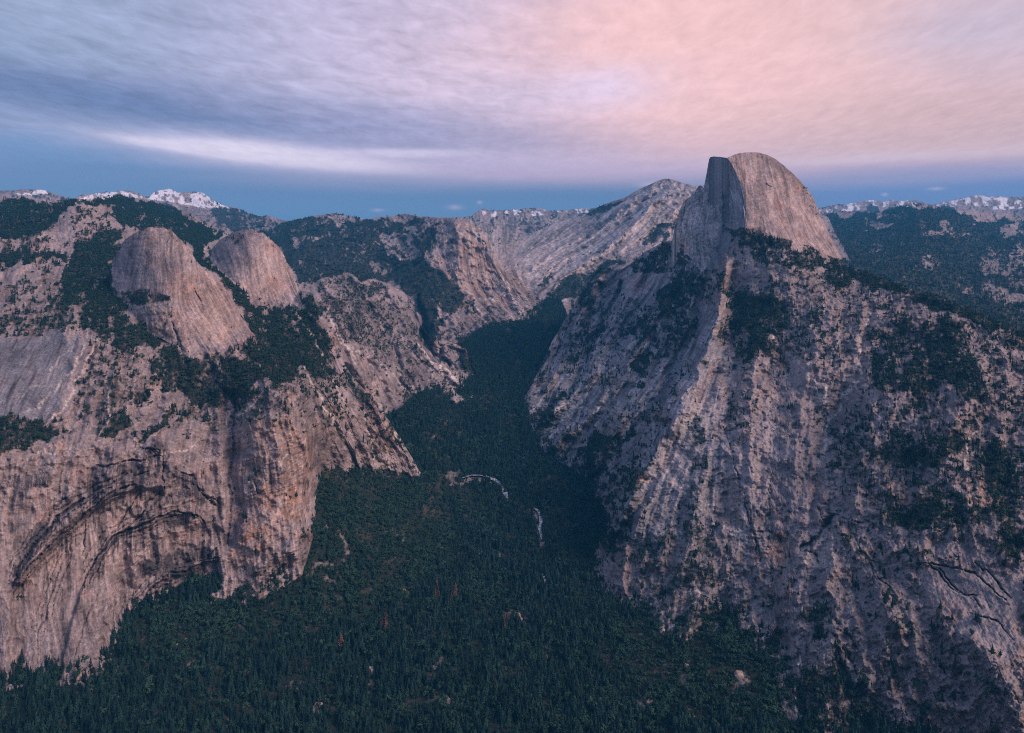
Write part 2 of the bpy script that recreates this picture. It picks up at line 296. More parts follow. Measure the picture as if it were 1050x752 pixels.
# --- snow on the far ranges
for p in [[(78,206),(95,199),(125,196),(150,203),(120,204),(100,203)],[(150,204),(160,196),(176,193),(188,198),(212,197),(222,205),(235,213),(212,214),(190,210),(165,206)],[(13,198),(45,195),(48,199),(20,200)],
          [(495,216),(530,214),(605,213),(600,219),(560,220),(498,221)],[(575,214),(606,213),(604,219),(578,220)],
          [(835,216),(870,208),(905,206),(945,205),(940,211),(900,215),(850,218)],[(960,210),(1000,201),(1050,203),(1050,215),(1000,214),(965,214)]]:
    poly(SNOW, p, 1., 1.0)
poly(SNOW, [(188,197),(192,197),(196,206),(190,207)], 0, .5, 'set'); poly(SNOW, [(212,198),(224,206),(218,206)], 0, .5, 'set')
SNOW *= (gfbm(H_, W_, 6, 3, 77) > -.55)
right_snow = (XX > 820) | ((XX > 400) & (XX < 700))
SNOW = np.where(right_snow, SNOW * (gfbm(H_, W_, 9, 3, 78) > .15), SNOW).astype(np.float32)
# --- valley forest: clearings
VFOR = Z(1.)
CLEAR = [(505,352,6,2),(520,364,4,2),(490,362,3,2),(541,346,3,2),(470,411,4,2),(500,420,3,2),(515,385,3,2),(530,470,4,2),(440,520,4,2),(590,600,4,2),(560,660,5,3),(300,700,5,3),(250,690,4,2),(420,660,4,3),(720,715,5,4),(480,620,4,2),  # x, y, rx, ry : gaps in the valley forest where bare rock or sand shows
 (530,630,9,7),(445,684,9,4),(381,690,9,8),(327,724,10,6),(455,716,14,6),(413,640,16,4),(452,604,4,3),(415,605,8,4),(400,560,5,3),(332,588,7,13),(352,556,4,14),(346,540,6,6),
 (557,611,5,3),(700,690,12,10),(758,692,12,9),(820,690,6,14),(190,668,8,4),(178,657,6,4),(225,660,8,5),(245,652,4,4),(478,548,10,3),(462,484,10,6),(478,447,8,5),(502,404,3,3),(640,730,8,6),(662,724,7,9),(870,700,8,16),
 (118,680,6,3),(600,655,4,3),(520,700,4,3),(610,628,3,3),(640,560,3,3),(575,560,3,3),(500,560,6,4),(550,340,4,3)]
for x, y, a, b in CLEAR:
    t = np.linspace(0, 2*np.pi, 12)[:-1]
    poly(VFOR, [(x + a*.85*np.cos(q), y + b*.85*np.sin(q) + 1.5) for q in t], .3, 6, 'set')
RIVER = [(474,492),(482,489),(492,489),(502,491),(511,496),(517,504),(520,513)]
RIVER2 = [(547,522),(552,526),(555,534),(553,544),(556,556)]
RIVER3 = [(556,590),(560,600),(562,612)]
for rv, w in ((RIVER, 3.2), (RIVER2, 2.4), (RIVER3, 1.6)):
    m = Z(); line(m, [(x, y + 2.5) for x, y in rv], w, 1, 1); VFOR *= 1 - .97 * (m > .05) * (gfbm(H_, W_, 3, 2, 91) > -1.)
BRUSH = Z()                                          # broad-leaved talus slopes
for p in [[(320,470),(430,485),(480,500),(460,560),(440,600),(330,640),(240,660),(140,690),(150,630),(240,612),(310,560)],[(640,620),(760,640),(810,660),(815,740),(660,740),(620,650)]]:
    poly(BRUSH, p, 1., 8)
for p in [[(398,739),(440,706),(490,700),(504,739)],[(618,704),(655,690),(672,739),(620,739)],[(480,600),(520,590),(530,620),(490,630)]]: poly(BRUSH, p, .8, 6)
BRUSH = np.maximum(BRUSH, .45 * (gfbm(H_, W_, 26, 3, 97) > .8)).astype(np.float32)

# --- buttresses, crests, gullies and ledges: metres towards (+) or away from (-) the lookout
PUSH = Z()
def press(pts, v, soft=3, warp=4.):
    global PUSH
    m = Z(); poly(m, pts, 1., warp); PUSH += v * blur(m, soft * RS)
def crest(pts, width, v, warp=1.6):
    global PUSH
    k_ = ((1.25, 1.35) if pts[0][0] < 765 and pts[-1][0] < 655 else (.5, 1.9)) if pts[0][0] > 540 and pts[-1][1] > 330 else (.62, 1.1)
    m = Z(); line(m, pts, width * k_[1], 1., warp, True, 1.); PUSH += v * k_[0] * blur(m, 1)
press([(13,600),(40,552),(85,512),(118,494),(160,478),(170,500),(120,506),(60,545),(26,600)], 32, 1, 1.1)
press([(10,620),(28,582),(80,534),(140,500),(168,505),(140,540),(100,570),(80,610),(60,700),(10,700)], -30, 1, 1.1)
press([(130,638),(158,602),(205,578),(225,575),(228,605),(150,622)], -34, 1, 1.1)
press([(85,600),(118,548),(165,530),(196,526),(214,545),(216,570),(180,582),(140,610)], -24, 1, 1.1)
press([(172,486),(206,500),(222,520),(225,470),(176,462)], 20, 1, 1.1)
press([(96,455),(168,450),(168,475),(110,492)], 20, 1, 1.1)
press([(246,420),(300,400),(322,470),(326,490),(312,560),(260,590),(250,540)], 45, 4)
press([(226,400),(246,400),(244,560),(232,560)], -40, 2, 2)
press([(-190,455),(100,452),(165,455),(230,420),(230,432),(165,468),(95,470),(-190,492)], 20, 2)
press([(110,610),(128,560),(140,610),(118,690),(100,690)], -16, 2)
for a in [([(310,372),(340,420),(372,480)],7,35),([(345,330),(375,400),(415,470)],6,40),([(330,390),(352,440),(385,488)],6,-30),([(385,412),(410,448),(432,486)],5,25),([(365,430),(398,488)],4,-20),([(300,310),(330,380),(350,440)],5,25),
  ([(280,385),(300,430),(315,480)],5,20),([(330,285),(370,340),(400,400)],6,60),([(360,285),(395,340),(420,400)],6,-50),([(400,300),(430,360),(470,395)],6,50),([(432,300),(436,350),(460,375)],6,-140),([(445,345),(470,352),(480,372)],7,90),
  ([(500,250),(515,290),(540,325)],6,30),
  ([(80,345),(70,400),(45,440)],6,25),([(95,350),(90,400),(70,430)],5,-20),([(120,360),(115,420),(95,460)],6,20),([(150,400),(140,440)],5,-15),
  ([(748,268),(735,330),(712,390),(680,450),(650,505),(622,560)],13,95),([(722,290),(712,340),(690,390),(640,450),(600,500)],9,-80),([(690,300),(660,350),(600,430),(570,455)],9,65),([(700,290),(690,330),(668,360)],7,-60),([(660,270),(640,320),(600,390),(560,430)],9,70),
  ([(640,290),(610,350),(580,410)],7,-60),([(615,280),(590,340),(560,400)],7,55),([(760,290),(750,360),(745,430)],8,-55),([(775,340),(770,430),(772,520),(780,590)],12,70),([(795,345),(812,380),(846,425)],7,-50),([(892,315),(882,370),(850,430),(838,500),(826,560)],9,-70),
  ([(835,340),(830,380),(818,440),(812,520)],10,50),([(905,400),(890,450),(875,520)],12,55),([(945,410),(940,470),(930,540)],10,-45),([(990,400),(965,460),(960,540)],12,45),([(1012,430),(992,470),(1000,520)],7,-45),
  ([(858,535),(890,590),(930,660)],8,45),([(850,545),(850,600),(865,680)],7,45),([(870,560),(885,620),(900,700)],6,-40),([(840,550),(815,590),(790,650)],8,40),([(935,570),(980,630),(1030,700)],16,18),([(905,560),(940,620),(990,720)],9,-45),([(740,540),(735,600),(700,650)],10,45),
  ([(700,520),(690,580),(660,640)],9,-40),([(660,520),(640,570),(640,610)],10,40),([(970,330),(1000,380),(1030,440)],9,40),([(930,310),(950,350),(960,400)],9,-40),([(820,290),(815,330),(800,360)],8,-40),
  ([(560,300),(610,265),(680,205)],5,80),([(560,285),(610,250),(670,200)],5,-70),([(580,300),(640,260),(700,220)],5,-60),([(545,275),(600,240),(650,205)],5,60)]:
    crest(*a)
for a in [([(820,562),(840,548),(856,530)],5,-35),([(925,575),(960,578),(990,590),(1036,620)],4,18),([(880,395),(960,400),(1037,408)],5,25),([(840,450),(900,478),(990,478)],5,25),([(860,530),(930,545),(1037,552)],5,25),([(735,352),(770,365),(806,352)],5,25),
  ([(600,410),(640,392),(690,375)],4,25),([(735,440),(790,445),(850,440)],4,15),([(590,395),(660,330)],4,-20),([(100,330),(165,356),(200,414)],5,20),([(155,300),(190,288),(240,320)],2.5,10),([(118,302),(176,306)],4,18)]:
    crest(*a)
PUSH += 6 * gfbm(H_, W_, 18, 3, 81) * ROUGH

# ------------------------------------------------------------------ rock fabric: grooves that follow the fall lines
FLOW = [(60,600,.05,1),(150,520,.05,1),(200,600,.05,1),(280,480,.05,1),(300,540,.1,1),(55,390,-.5,1),(20,350,-.6,1),(110,400,-.2,1),(400,440,.5,1),(370,400,.55,1),(340,350,.6,1),(160,280,.15,1),(130,275,-.3,1),(220,320,.6,1),(270,270,.3,1),
 (350,320,.75,1),(400,340,.75,1),(450,370,.8,1),(480,260,.1,1),(525,300,.65,1),(480,330,.6,.7),(560,280,-1,.75),(640,230,-1,.75),(690,205,-1,.7),(600,290,-1,.6),(650,320,-.7,1),(590,400,-.62,1),(560,350,-.4,1),(640,420,-.75,1),(620,480,-.8,1),(700,350,-.5,1),(690,450,-.35,1),
 (660,560,-.3,1),(720,200,.02,1),(755,200,.1,1),(705,240,.05,1),(800,210,.3,1),(850,250,.5,1),(775,190,.1,1),(760,450,.05,1),(800,500,.03,1),(850,420,-.2,1),(880,340,-.15,1),(720,580,0,1),(880,570,.45,1),(900,580,.5,1),(980,620,.55,1),(1030,640,.6,1),(900,680,.25,1),
 (980,700,.45,1),(950,380,.1,1),(1020,420,-.1,1),(960,480,.0,1),(830,560,-.3,1),(840,650,.1,1),(1000,340,.5,1),(180,440,-.3,1),(270,420,.2,1),(900,230,1,.05),(100,200,1,.2),(350,240,1,.2)]
fl = np.array(FLOW, float)
h4, w4 = H_ // 8, W_ // 8
y4, x4 = np.mgrid[0:h4, 0:w4]; x4 = x4 * 8 / RS + NX0; y4 = y4 * 8 / RS + NY0
ang = 2 * np.arctan2(fl[:, 3], fl[:, 2])
d2 = (x4[..., None] - fl[:, 0]) ** 2 + (y4[..., None] - fl[:, 1]) ** 2 + 60
wgt = 1 / d2 ** 1.6
th = .5 * np.arctan2((wgt * np.sin(ang)).sum(-1), (wgt * np.cos(ang)).sum(-1))
iy = np.clip(np.arange(H_) // 8, 0, h4 - 1); ix = np.clip(np.arange(W_) // 8, 0, w4 - 1)
s2 = blur(np.sin(2 * th)[iy][:, ix], 8); c2 = blur(np.cos(2 * th)[iy][:, ix], 8)
TH = .5 * np.arctan2(s2, c2)
TH = np.where(np.sin(TH) < 0, TH + np.pi, TH) + gfbm(H_, W_, 50, 3, 5) * .10
VX, VY = np.cos(TH).astype(np.float32), np.sin(TH).astype(np.float32)
def lic(noise, L, step, sub, turn=0.):
    n = noise[::sub, ::sub]; vx = VX[::sub, ::sub]; vy = VY[::sub, ::sub]
    if turn: c_, s_ = math.cos(turn), math.sin(turn); vx, vy = vx * c_ - vy * s_, vx * s_ + vy * c_
    h, w = n.shape
    yy, xx = np.mgrid[0:h, 0:w].astype(np.float32)
    acc = n.astype(np.float32).copy(); wt = 1.
    for sg in (1, -1):
        x, y = xx.copy(), yy.copy()
        for k in range(L):
            i = np.clip(y + .5, 0, h - 1).astype(np.int32); j = np.clip(x + .5, 0, w - 1).astype(np.int32)
            x += sg * step * vx[i, j]; y += sg * step * vy[i, j]
            i = np.clip(y + .5, 0, h - 1).astype(np.int32); j = np.clip(x + .5, 0, w - 1).astype(np.int32)
            g = 1 - k / L
            acc += n[i, j] * g; wt += g
    a = acc / wt
    a = (a - a.mean()) / a.std()
    if sub > 1:
        a = np.repeat(np.repeat(a, sub, 0), sub, 1)[:H_, :W_]
        a = blur(a, max(1, sub // 2))
    return a.astype(np.float32)
def slabs(cell, seed, along=.5):
    """joint-bounded slabs elongated along the fall line: height and tilt of each, and distance to the joints"""
    g = np.random.default_rng(seed); sub = RS
    x = (XX + wx * 5)[::sub, ::sub]; y = (YY + wy * 5)[::sub, ::sub]; th_ = TH[::sub, ::sub]
    ct, st_ = np.cos(th_), np.sin(th_)
    n = 256; jx, jy, h1, h2, h3 = g.random((5, n, n)).astype(np.float32)
    ci, cj = np.floor(y / cell).astype(int), np.floor(x / cell).astype(int)
    b1 = np.full(x.shape, 1e9, np.float32); b2 = b1.copy(); hh = np.zeros_like(b1); tt = np.zeros_like(b1)
    for di in (-2, -1, 0, 1, 2):
        for dj in (-2, -1, 0, 1, 2):
            i, j = ci + di, cj + dj; a, b = i % n, j % n
            dx = x - (j + jx[a, b]) * cell; dy = y - (i + jy[a, b]) * cell
            al = (dx * ct + dy * st_) * along; ac = -dx * st_ + dy * ct
            d = np.sqrt(al * al + ac * ac); near = d < b1
            b2 = np.where(near, b1, np.minimum(b2, d))
            hh = np.where(near, h1[a, b] * 2 - 1, hh)
            tt = np.where(near, ((h2[a, b] - .5) * ac + (h3[a, b] - .5) * al) / cell, tt)
            b1 = np.minimum(b1, d)
    up = lambda q: np.repeat(np.repeat(q, sub, 0), sub, 1)[:H_, :W_].astype(np.float32)
    return up(hh), up(tt), up(np.clip((b2 - b1) / cell, 0, 1))
SA, TA, EA = slabs(24, 31); SB, TB, EB = slabs(10, 32); SC_, TC, EC = slabs(4.6, 33, .65)
SA, TA = blur(SA, 2), blur(TA, 2); SB, TB = blur(SB, 1), blur(TB, 1)
L1 = lic(gfbm(H_, W_, 1.01, 1, 11), 16, 1.3, 1)         # hairline grooves
L2 = lic(gfbm(H_, W_, 5, 2, 12), 26, 1.0, 2)            # ribs
L3 = lic(gfbm(H_, W_, 22, 2, 13), 26, 1.5, 4)           # buttresses and gullies
N1 = gfbm(H_, W_, 7, 3, 21); N2 = gfbm(H_, W_, 40, 3, 22); N3 = gfbm(H_, W_, 3, 2, 23)

CALM = blur(1 - .72 * ((XX > 745) & (YY > 262)), 14).astype(np.float32)
CALM2 = blur(1 - .55 * ((XX > 600) & (YY > 290)), 12); SA, TA, TB = SA * CALM2, TA * CALM2, TB * CALM2
L2 = L2 * CALM; L3 = L3 * (.4 + .6 * CALM)
# vegetation grows where ground noise lets it: patches, stringers along the grooves
L4 = lic(gfbm(H_, W_, 2.5, 2, 14), 8, 1.0, 1, 1.25)       # ledges across the fall line
N4 = gfbm(H_, W_, 1.6, 2, 24)
VEGN = .45 * N1 + .50 * N2 + .35 * L2 + .40 * N3 + .30 * L4 + .30 * N4 + .9 * (np.clip(1 - EB * 5, 0, 1) - .3) + .6 * (np.clip(1 - EA * 9, 0, 1) - .2) - .35 * SA
VEGN /= VEGN.std()
sparse = np.clip((SPA * 3.4 - 1.75 + VEGN) * .9, 0, 1) * np.clip(SPA * 2.2, 0, 1)
forest = np.where(FOR > .02, np.clip((FOR * 4.4 - 2.0 + VEGN) * .8, 0, 1), 0)
TREE = np.maximum(forest, sparse * .75)
TREE *= 1 - np.clip(PALE * 1.2 - .2, 0, 1)
TREE *= 1 - .8 * np.clip(CUT * 1.5, 0, 1)

def samp(m, px, py):
    x = np.clip((px - NX0) * RS, 0, W_ - 1.01); y = np.clip((py - NY0) * RS, 0, H_ - 1.01)
    i = y.astype(int); j = x.astype(int); fy = y - i; fx = x - j
    return (m[i, j] * (1 - fx) + m[i, j + 1] * fx) * (1 - fy) + (m[i + 1, j] * (1 - fx) + m[i + 1, j + 1] * fx) * fy

# ------------------------------------------------------------------ materials
def mat(name):
    m = bpy.data.materials.new(name); m.use_nodes = True
    nt = m.node_tree; b = nt.nodes['Principled BSDF']
    b.inputs['Specular IOR Level'].default_value = .15
    return m, nt, b
def node(nt, t, ins=None, **kw):
    n = nt.nodes.new(t)
    for k, v in kw.items(): setattr(n, k, v)
    for k, v in (ins or {}).items():
        if hasattr(v, 'is_output') or isinstance(v, bpy.types.NodeSocket): nt.links.new(v, n.inputs[k])
        else: n.inputs[k].default_value = v
    return n
def rock_material(name, bump=1.0, grain=6.):
    m, nt, b = mat(name)
    at = node(nt, 'ShaderNodeAttribute', attribute_name='alb')
    geo = node(nt, 'ShaderNodeNewGeometry')
    n1 = node(nt, 'ShaderNodeTexNoise', {'Vector': geo.outputs['Position'], 'Scale': 1 / grain, 'Detail': 6., 'Roughness': .65})
    n2 = node(nt, 'ShaderNodeTexNoise', {'Vector': geo.outputs['Position'], 'Scale': .004, 'Detail': 5., 'Roughness': .6})
    r1 = node(nt, 'ShaderNodeMapRange', {'Value': n1.outputs['Fac'], 'From Min': .3, 'From Max': .7, 'To Min': .66, 'To Max': 1.34})
    r2 = node(nt, 'ShaderNodeMapRange', {'Value': n2.outputs['Fac'], 'From Min': .3, 'From Max': .7, 'To Min': .85, 'To Max': 1.15})
    mu = node(nt, 'ShaderNodeMath', {0: r1.outputs[0], 1: r2.outputs[0]}, operation='MULTIPLY')
    vm = node(nt, 'ShaderNodeVectorMath', {0: at.outputs['Color'], 'Scale': mu.outputs[0]}, operation='SCALE')
    nt.links.new(vm.outputs[0], b.inputs['Base Color'])
    b.inputs['Roughness'].default_value = .9
    bp = node(nt, 'ShaderNodeBump', {'Height': n1.outputs['Fac'], 'Strength': .8, 'Distance': grain * .7 * bump})
    nt.links.new(bp.outputs[0], b.inputs['Normal'])
    return m
M_ROCK = rock_material('granite', 1., 8.)
M_FAR = rock_material('far_granite', 1., 30.)
M_FLOOR = rock_material('forest_floor', 1., 6.)
def foliage(name, cols, scale=.6):
    m, nt, b = mat(name)
    oi = node(nt, 'ShaderNodeObjectInfo')
    tc = node(nt, 'ShaderNodeTexCoord')
    nz = node(nt, 'ShaderNodeTexNoise', {'Vector': tc.outputs['Object'], 'Scale': scale, 'Detail': 2.})
    n2 = node(nt, 'ShaderNodeTexNoise', {'Vector': oi.outputs['Location'], 'Scale': .012, 'Detail': 3.})
    mm = node(nt, 'ShaderNodeMath', {0: n2.outputs['Fac'], 1: 1.1, 2: -.30}, operation='MULTIPLY_ADD')
    m3 = node(nt, 'ShaderNodeMath', {0: nz.outputs['Fac'], 1: .35, 2: mm.outputs[0]}, operation='MULTIPLY_ADD')
    ad = node(nt, 'ShaderNodeMath', {0: oi.outputs['Random'], 1: 1.1, 2: m3.outputs[0]}, operation='MULTIPLY_ADD')
    cr = node(nt, 'ShaderNodeValToRGB', {'Fac': node(nt, 'ShaderNodeMath', {0: ad.outputs[0], 1: .5}, operation='MULTIPLY').outputs[0]})
    e = cr.color_ramp.elements
    e[0].position, e[0].color = .2, (*cols[0], 1); e[1].position, e[1].color = .8, (*cols[1], 1)
    nt.links.new(cr.outputs[0], b.inputs['Base Color']); b.inputs['Roughness'].default_value = .85
    return m
M_CON = foliage('conifer_needles', ((.004, .017, .016), (.019, .052, .042)))
M_OAK = foliage('broad_leaves', ((.012, .036, .024), (.036, .080, .048)))
M_DEAD = foliage('dead_needles', ((.06, .034, .026), (.11, .065, .046)))
M_BARK, _nt, _b = mat('bark')
_n = node(_nt, 'ShaderNodeTexNoise', {'Scale': 3.}); _c = node(_nt, 'ShaderNodeValToRGB', {'Fac': _n.outputs['Fac']})
_c.color_ramp.elements[0].color = (.05, .032, .022, 1); _c.color_ramp.elements[1].color = (.12, .08, .06, 1)
_nt.links.new(_c.outputs[0], _b.inputs['Base Color'])

# ------------------------------------------------------------------ landform sheets
def tps(ctrl):
    c = np.array(ctrl, float); X = c[:, :2] / 100.; v = 1000. / c[:, 2]
    def U(d2): return np.where(d2 > 1e-12, .5 * d2 * np.log(d2 + 1e-12), 0)
    n = len(c)
    K = U(((X[:, None] - X[None]) ** 2).sum(-1)) + np.eye(n) * 2e-4
    Pm = np.c_[np.ones(n), X]
    A = np.zeros((n + 3, n + 3)); A[:n, :n] = K; A[:n, n:] = Pm; A[n:, :n] = Pm.T
    s = np.linalg.solve(A, np.r_[v, 0, 0, 0])
    def f(px, py):
        q = np.stack([px, py], -1) / 100.
        out = s[n] + s[n + 1] * q[..., 0] + s[n + 2] * q[..., 1]
        for k in range(n):
            out = out + s[k] * U((q[..., 0] - X[k, 0]) ** 2 + (q[..., 1] - X[k, 1]) ** 2)
        return 1000. / np.maximum(out, .03)
    return f
PTS = {'con': [], 'oak': []}
def landform(name, top, bot, ctrl, amp=(1., 1., 1.), kind='rock', step=STEP, back=(90., 14.), rag=.8, tree=(13, 60, 1.), edge=None, xs=None, material=None, parent=None, stretch=None):
    """one landform as a sheet of rock from its skyline down to where it dives under its neighbour"""
    top, bot = np.array(top, float), np.array(bot, float)
    x0, x1 = max(top[0, 0], bot[0, 0]), min(top[-1, 0], bot[-1, 0])
    px1 = np.linspace(x0, x1, int((x1 - x0) / step) + 1)
    t = np.interp(px1, top[:, 0], top[:, 1]); b = np.interp(px1, bot[:, 0], bot[:, 1])
    if rag: t = t + np.interp(px1, np.arange(NX0, NX1, 1.7), np.random.default_rng(len(name)).standard_normal(len(np.arange(NX0, NX1, 1.7)))) * rag * .45
    b = np.maximum(b, t + .5)
    ny = int((b - t).max() / step) + 1
    v = np.linspace(0, 1, ny)[:, None]
    py = t[None] + (b - t)[None] * v
    px = np.broadcast_to(px1, py.shape)
    r = tps(ctrl)(px, py)
    # relief (metres, towards the lookout); grows with distance so far ranges stay carved
    k = r / 2500.
    ro = samp(ROUGH, px, py)
    fade = np.clip((py - t[None]) / 6., 0, 1) * np.clip((b[None] - py) / 5. + .2, 0, 1)
    p = P(px, py, r)
    if kind == 'rock':
        l2_ = samp(L2, px, py)
        rel = amp[0] * 15 * samp(L3, px, py) * ro + amp[1] * 4.2 * (l2_ - .5 * np.abs(l2_)) * ro + amp[2] * 1.1 * samp(L1, px, py) * (.35 + ro) + amp[2] * 2.4 * samp(L4, px, py) * ro + amp[1] * 2 * samp(N1, px, py) * ro
        fa = fbm3(p, 260, 5, .55, 3.)
        rel = rel + amp[1] * 50 * ro * (.5 - np.abs(fa)) + amp[1] * 20 * ro * (.4 - np.abs(fbm3(p * [1., 1., .8], 90, 4, .6, 21.))) + amp[2] * 4 * ro * fbm3(p, 34, 4, .6, 9.)
        rel = rel + ro * amp[1] * (11 * samp(SA, px, py) + 44 * samp(TA, px, py) + 5.5 * samp(SB, px, py) + 22 * samp(TB, px, py) + 2.2 * samp(SC_, px, py) + 7 * samp(TC, px, py))
        rel = rel - 26 * samp(CUT, px, py) + samp(PUSH, px, py) * amp[0]
    else:
        rel = 11 * fbm3(p, 110, 4, .55, 3.)
    r = r - rel * k * fade
    p = P(px, py, r)
    # beyond the skyline the ground rolls back and drops out of sight
    rows = []
    bk, dr = back
    for q in range(9, 0, -1):
        d = bk * q * (1 + .25 * q); rr = r[0] + d
        z = p[0, :, 2] - dr * q * (1 + .3 * q)
        rows.append(np.stack([(px1 - CX) / F * (r[0] + d * .6), rr, z], -1))
    V = np.concatenate([np.array(rows), p], 0)
    nb = len(rows); n, m = V.shape[:2]
    pyA = np.concatenate([np.repeat(py[:1], nb, 0), py], 0); pxA = np.broadcast_to(px1, pyA.shape)
    # albedo
    A = albedo(pxA, pyA, V, kind)
    idx = np.arange(n * m).reshape(n, m)
    quads = np.stack([idx[:-1, :-1], idx[1:, :-1], idx[1:, 1:], idx[:-1, 1:]], -1).reshape(-1, 4)
    o = mesh_np(name, V.reshape(-1, 3), quads, A.reshape(-1, 3), material or M_ROCK)
    o['kind'] = 'structure'
    if parent: o.parent = parent
    scatter(px, py, p, kind, tree)
    return o
def mesh_np(name, V, Q, A, material):
    me = bpy.data.meshes.new(name)
    me.vertices.add(len(V)); me.vertices.foreach_set('co', V.astype(np.float32).ravel())
    me.loops.add(Q.size); me.loops.foreach_set('vertex_index', Q.astype(np.int32).ravel())
    me.polygons.add(len(Q)); me.polygons.foreach_set('loop_start', np.arange(0, Q.size, 4, dtype=np.int32))
    me.update(calc_edges=True)
    me.polygons.foreach_set('use_smooth', np.ones(len(Q), bool))
    at = me.attributes.new('alb', 'FLOAT_COLOR', 'POINT')
    at.data.foreach_set('color', np.c_[A, np.ones(len(A))].astype(np.float32).ravel())
    me.materials.append(material)
    o = bpy.data.objects.new(name, me); COL.objects.link(o)
    return o
def mix(a, b, t): return a + (b - a) * np.clip(t, 0, 1)[..., None]
def albedo(px, py, V, kind):
    c = lambda *x: np.array(x, float)
    if kind == 'floor':
        g = fbm3(V, 60, 4, .5, 4.)
        A = mix(c(.020, .028, .020), c(.06, .055, .04), np.clip(g * .8 + .1, 0, 1))
        bare = 1 - samp(VFOR, px, py)
        A = mix(A, c(.22, .19, .175), np.clip(bare * 1.2 - .25 + .3 * samp(N1, px, py), 0, 1))
        return A
    pale, dark, snow, warm, grey, cut, st = (samp(m, px, py) for m in (PALE, DARK, SNOW, WARM, GREY, CUT, STAIN_SHADE))
    l1, l2, l3, n1, n2, n3 = (samp(m, px, py) for m in (L1, L2, L3, N1, N2, N3))
    tr = samp(TREE, px, py)
    base = mix(np.broadcast_to(c(.30, .246, .23), V.shape), c(.245, .245, .262), grey)
    base = mix(base, c(.40, .26, .185), np.clip(warm * (.75 + .45 * n1), 0, 1))
    l4, n4 = samp(L4, px, py), samp(N4, px, py)
    sb, sa, ec = samp(SB, px, py), samp(SA, px, py), samp(EB, px, py)
    tone = np.clip(1 + .08 * l1 + .08 * l2 + .06 * n1 + .08 * n2 + .05 * n3 + .05 * l4 + .03 * n4 + .16 * sb + .12 * sa - .22 * np.clip(1 - ec * 9, 0, 1), .3, 1.9)
    base = base * tone[..., None]
    spk = np.clip((n4 + .6 * n3 + .5 * n2 + .5 * sa - 1.35) * .9, 0, 1) * np.clip(samp(ROUGH, px, py) * 2.4 - .6, 0, 1)
    base = mix(base, c(.56, .46, .39), spk * .75)
    lay = samp(LAY, px, py)
    base = base * np.clip(1 + lay * (.30 * l2 + .22 * l1), .45, 1.8)[..., None]
    ecc = samp(EC, px, py)
    base = base * (1 - .30 * np.clip(1 - ecc * 5, 0, 1) * np.clip(.5 + .6 * n1, 0, 1))[..., None]
    # iron stains and dark lichen follow the seepage lines
    base = mix(base, base * c(.42, .42, .46), np.clip((l2 + .7 * n2 - 1.1) * .8, 0, .8))
    base = mix(base, base * c(1.25, 1.0, .85), np.clip((n2 + .6 * l2 - .9) * .5, 0, .6))
    base = mix(base, c(.62, .545, .475) * np.clip(1 + .15 * l1, .6, 1.4)[..., None], np.clip(pale * (1 + .35 * n3), 0, 1) * .85)
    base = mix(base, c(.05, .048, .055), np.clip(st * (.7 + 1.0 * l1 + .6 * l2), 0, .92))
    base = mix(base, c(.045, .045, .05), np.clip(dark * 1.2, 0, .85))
    far = np.clip((V[..., 1] - 4500) / 3000, 0, 1)
    base = mix(base, c(.016, .024, .018), np.clip(tr * (1.1 + 1.2 * far) - .1, 0, .93))
    base = mix(base, c(.80, .80, .82), snow)
    return base
def scatter(px, py, p, kind, tree):
    hgt, dens, kf = tree                          # mean height, square metres per tree at full cover, share
    if not dens: return
    a = p[1:, :-1] - p[:-1, :-1]; b = p[:-1, 1:] - p[:-1, :-1]
    nrm = np.cross(a, b)
    area = np.abs(nrm[..., 2]) + .22 * np.hypot(nrm[..., 0], nrm[..., 1])
    x, y = px[:-1, :-1], py[:-1, :-1]
    if kind == 'floor':
        D = np.where(samp(VFOR, x, y) > .5, np.clip(.8 + .3 * samp(N1, x, y) + .15 * samp(N2, x, y), .2, 1.15), .03)
    else:
        D = samp(TREE, x, y)
    E = np.minimum(D * area / dens * kf, 14)
    n = rng.poisson(E)
    ii, jj = np.nonzero(n)
    k = n[ii, jj]; ii = np.repeat(ii, k); jj = np.repeat(jj, k)
    u, v = rng.random((2, len(ii)))[..., None]
    q = p[ii, jj] + u * (p[ii, jj + 1] - p[ii, jj]) + v * (p[ii + 1, jj] - p[ii, jj])
    qx, qy = x[ii, jj], y[ii, jj]
    h = hgt * (.35 + 1.15 * rng.random(len(q)) ** 1.5)
    br = np.maximum(samp(BRUSH, qx, qy), .12) if kind == 'floor' else np.full(len(q), .5)
    oak = rng.random(len(q)) < br * .8
    if kind == 'floor':
        h = h * (1 + .25 * samp(N2, qx, qy).clip(-1, 1))
        h = np.where(samp(BRUSH, qx, qy) > .5, h * .72, h)
    ok = (qx > -185) & (qx < 1225)
    for key, m_ in (('con', ~oak & ok), ('oak', oak & ok)):
        PTS[key].append(np.c_[q[m_], np.where(key == 'oak', h[m_] * .55, h[m_]), qx[m_], qy[m_], np.full(m_.sum(), kind == 'floor')])

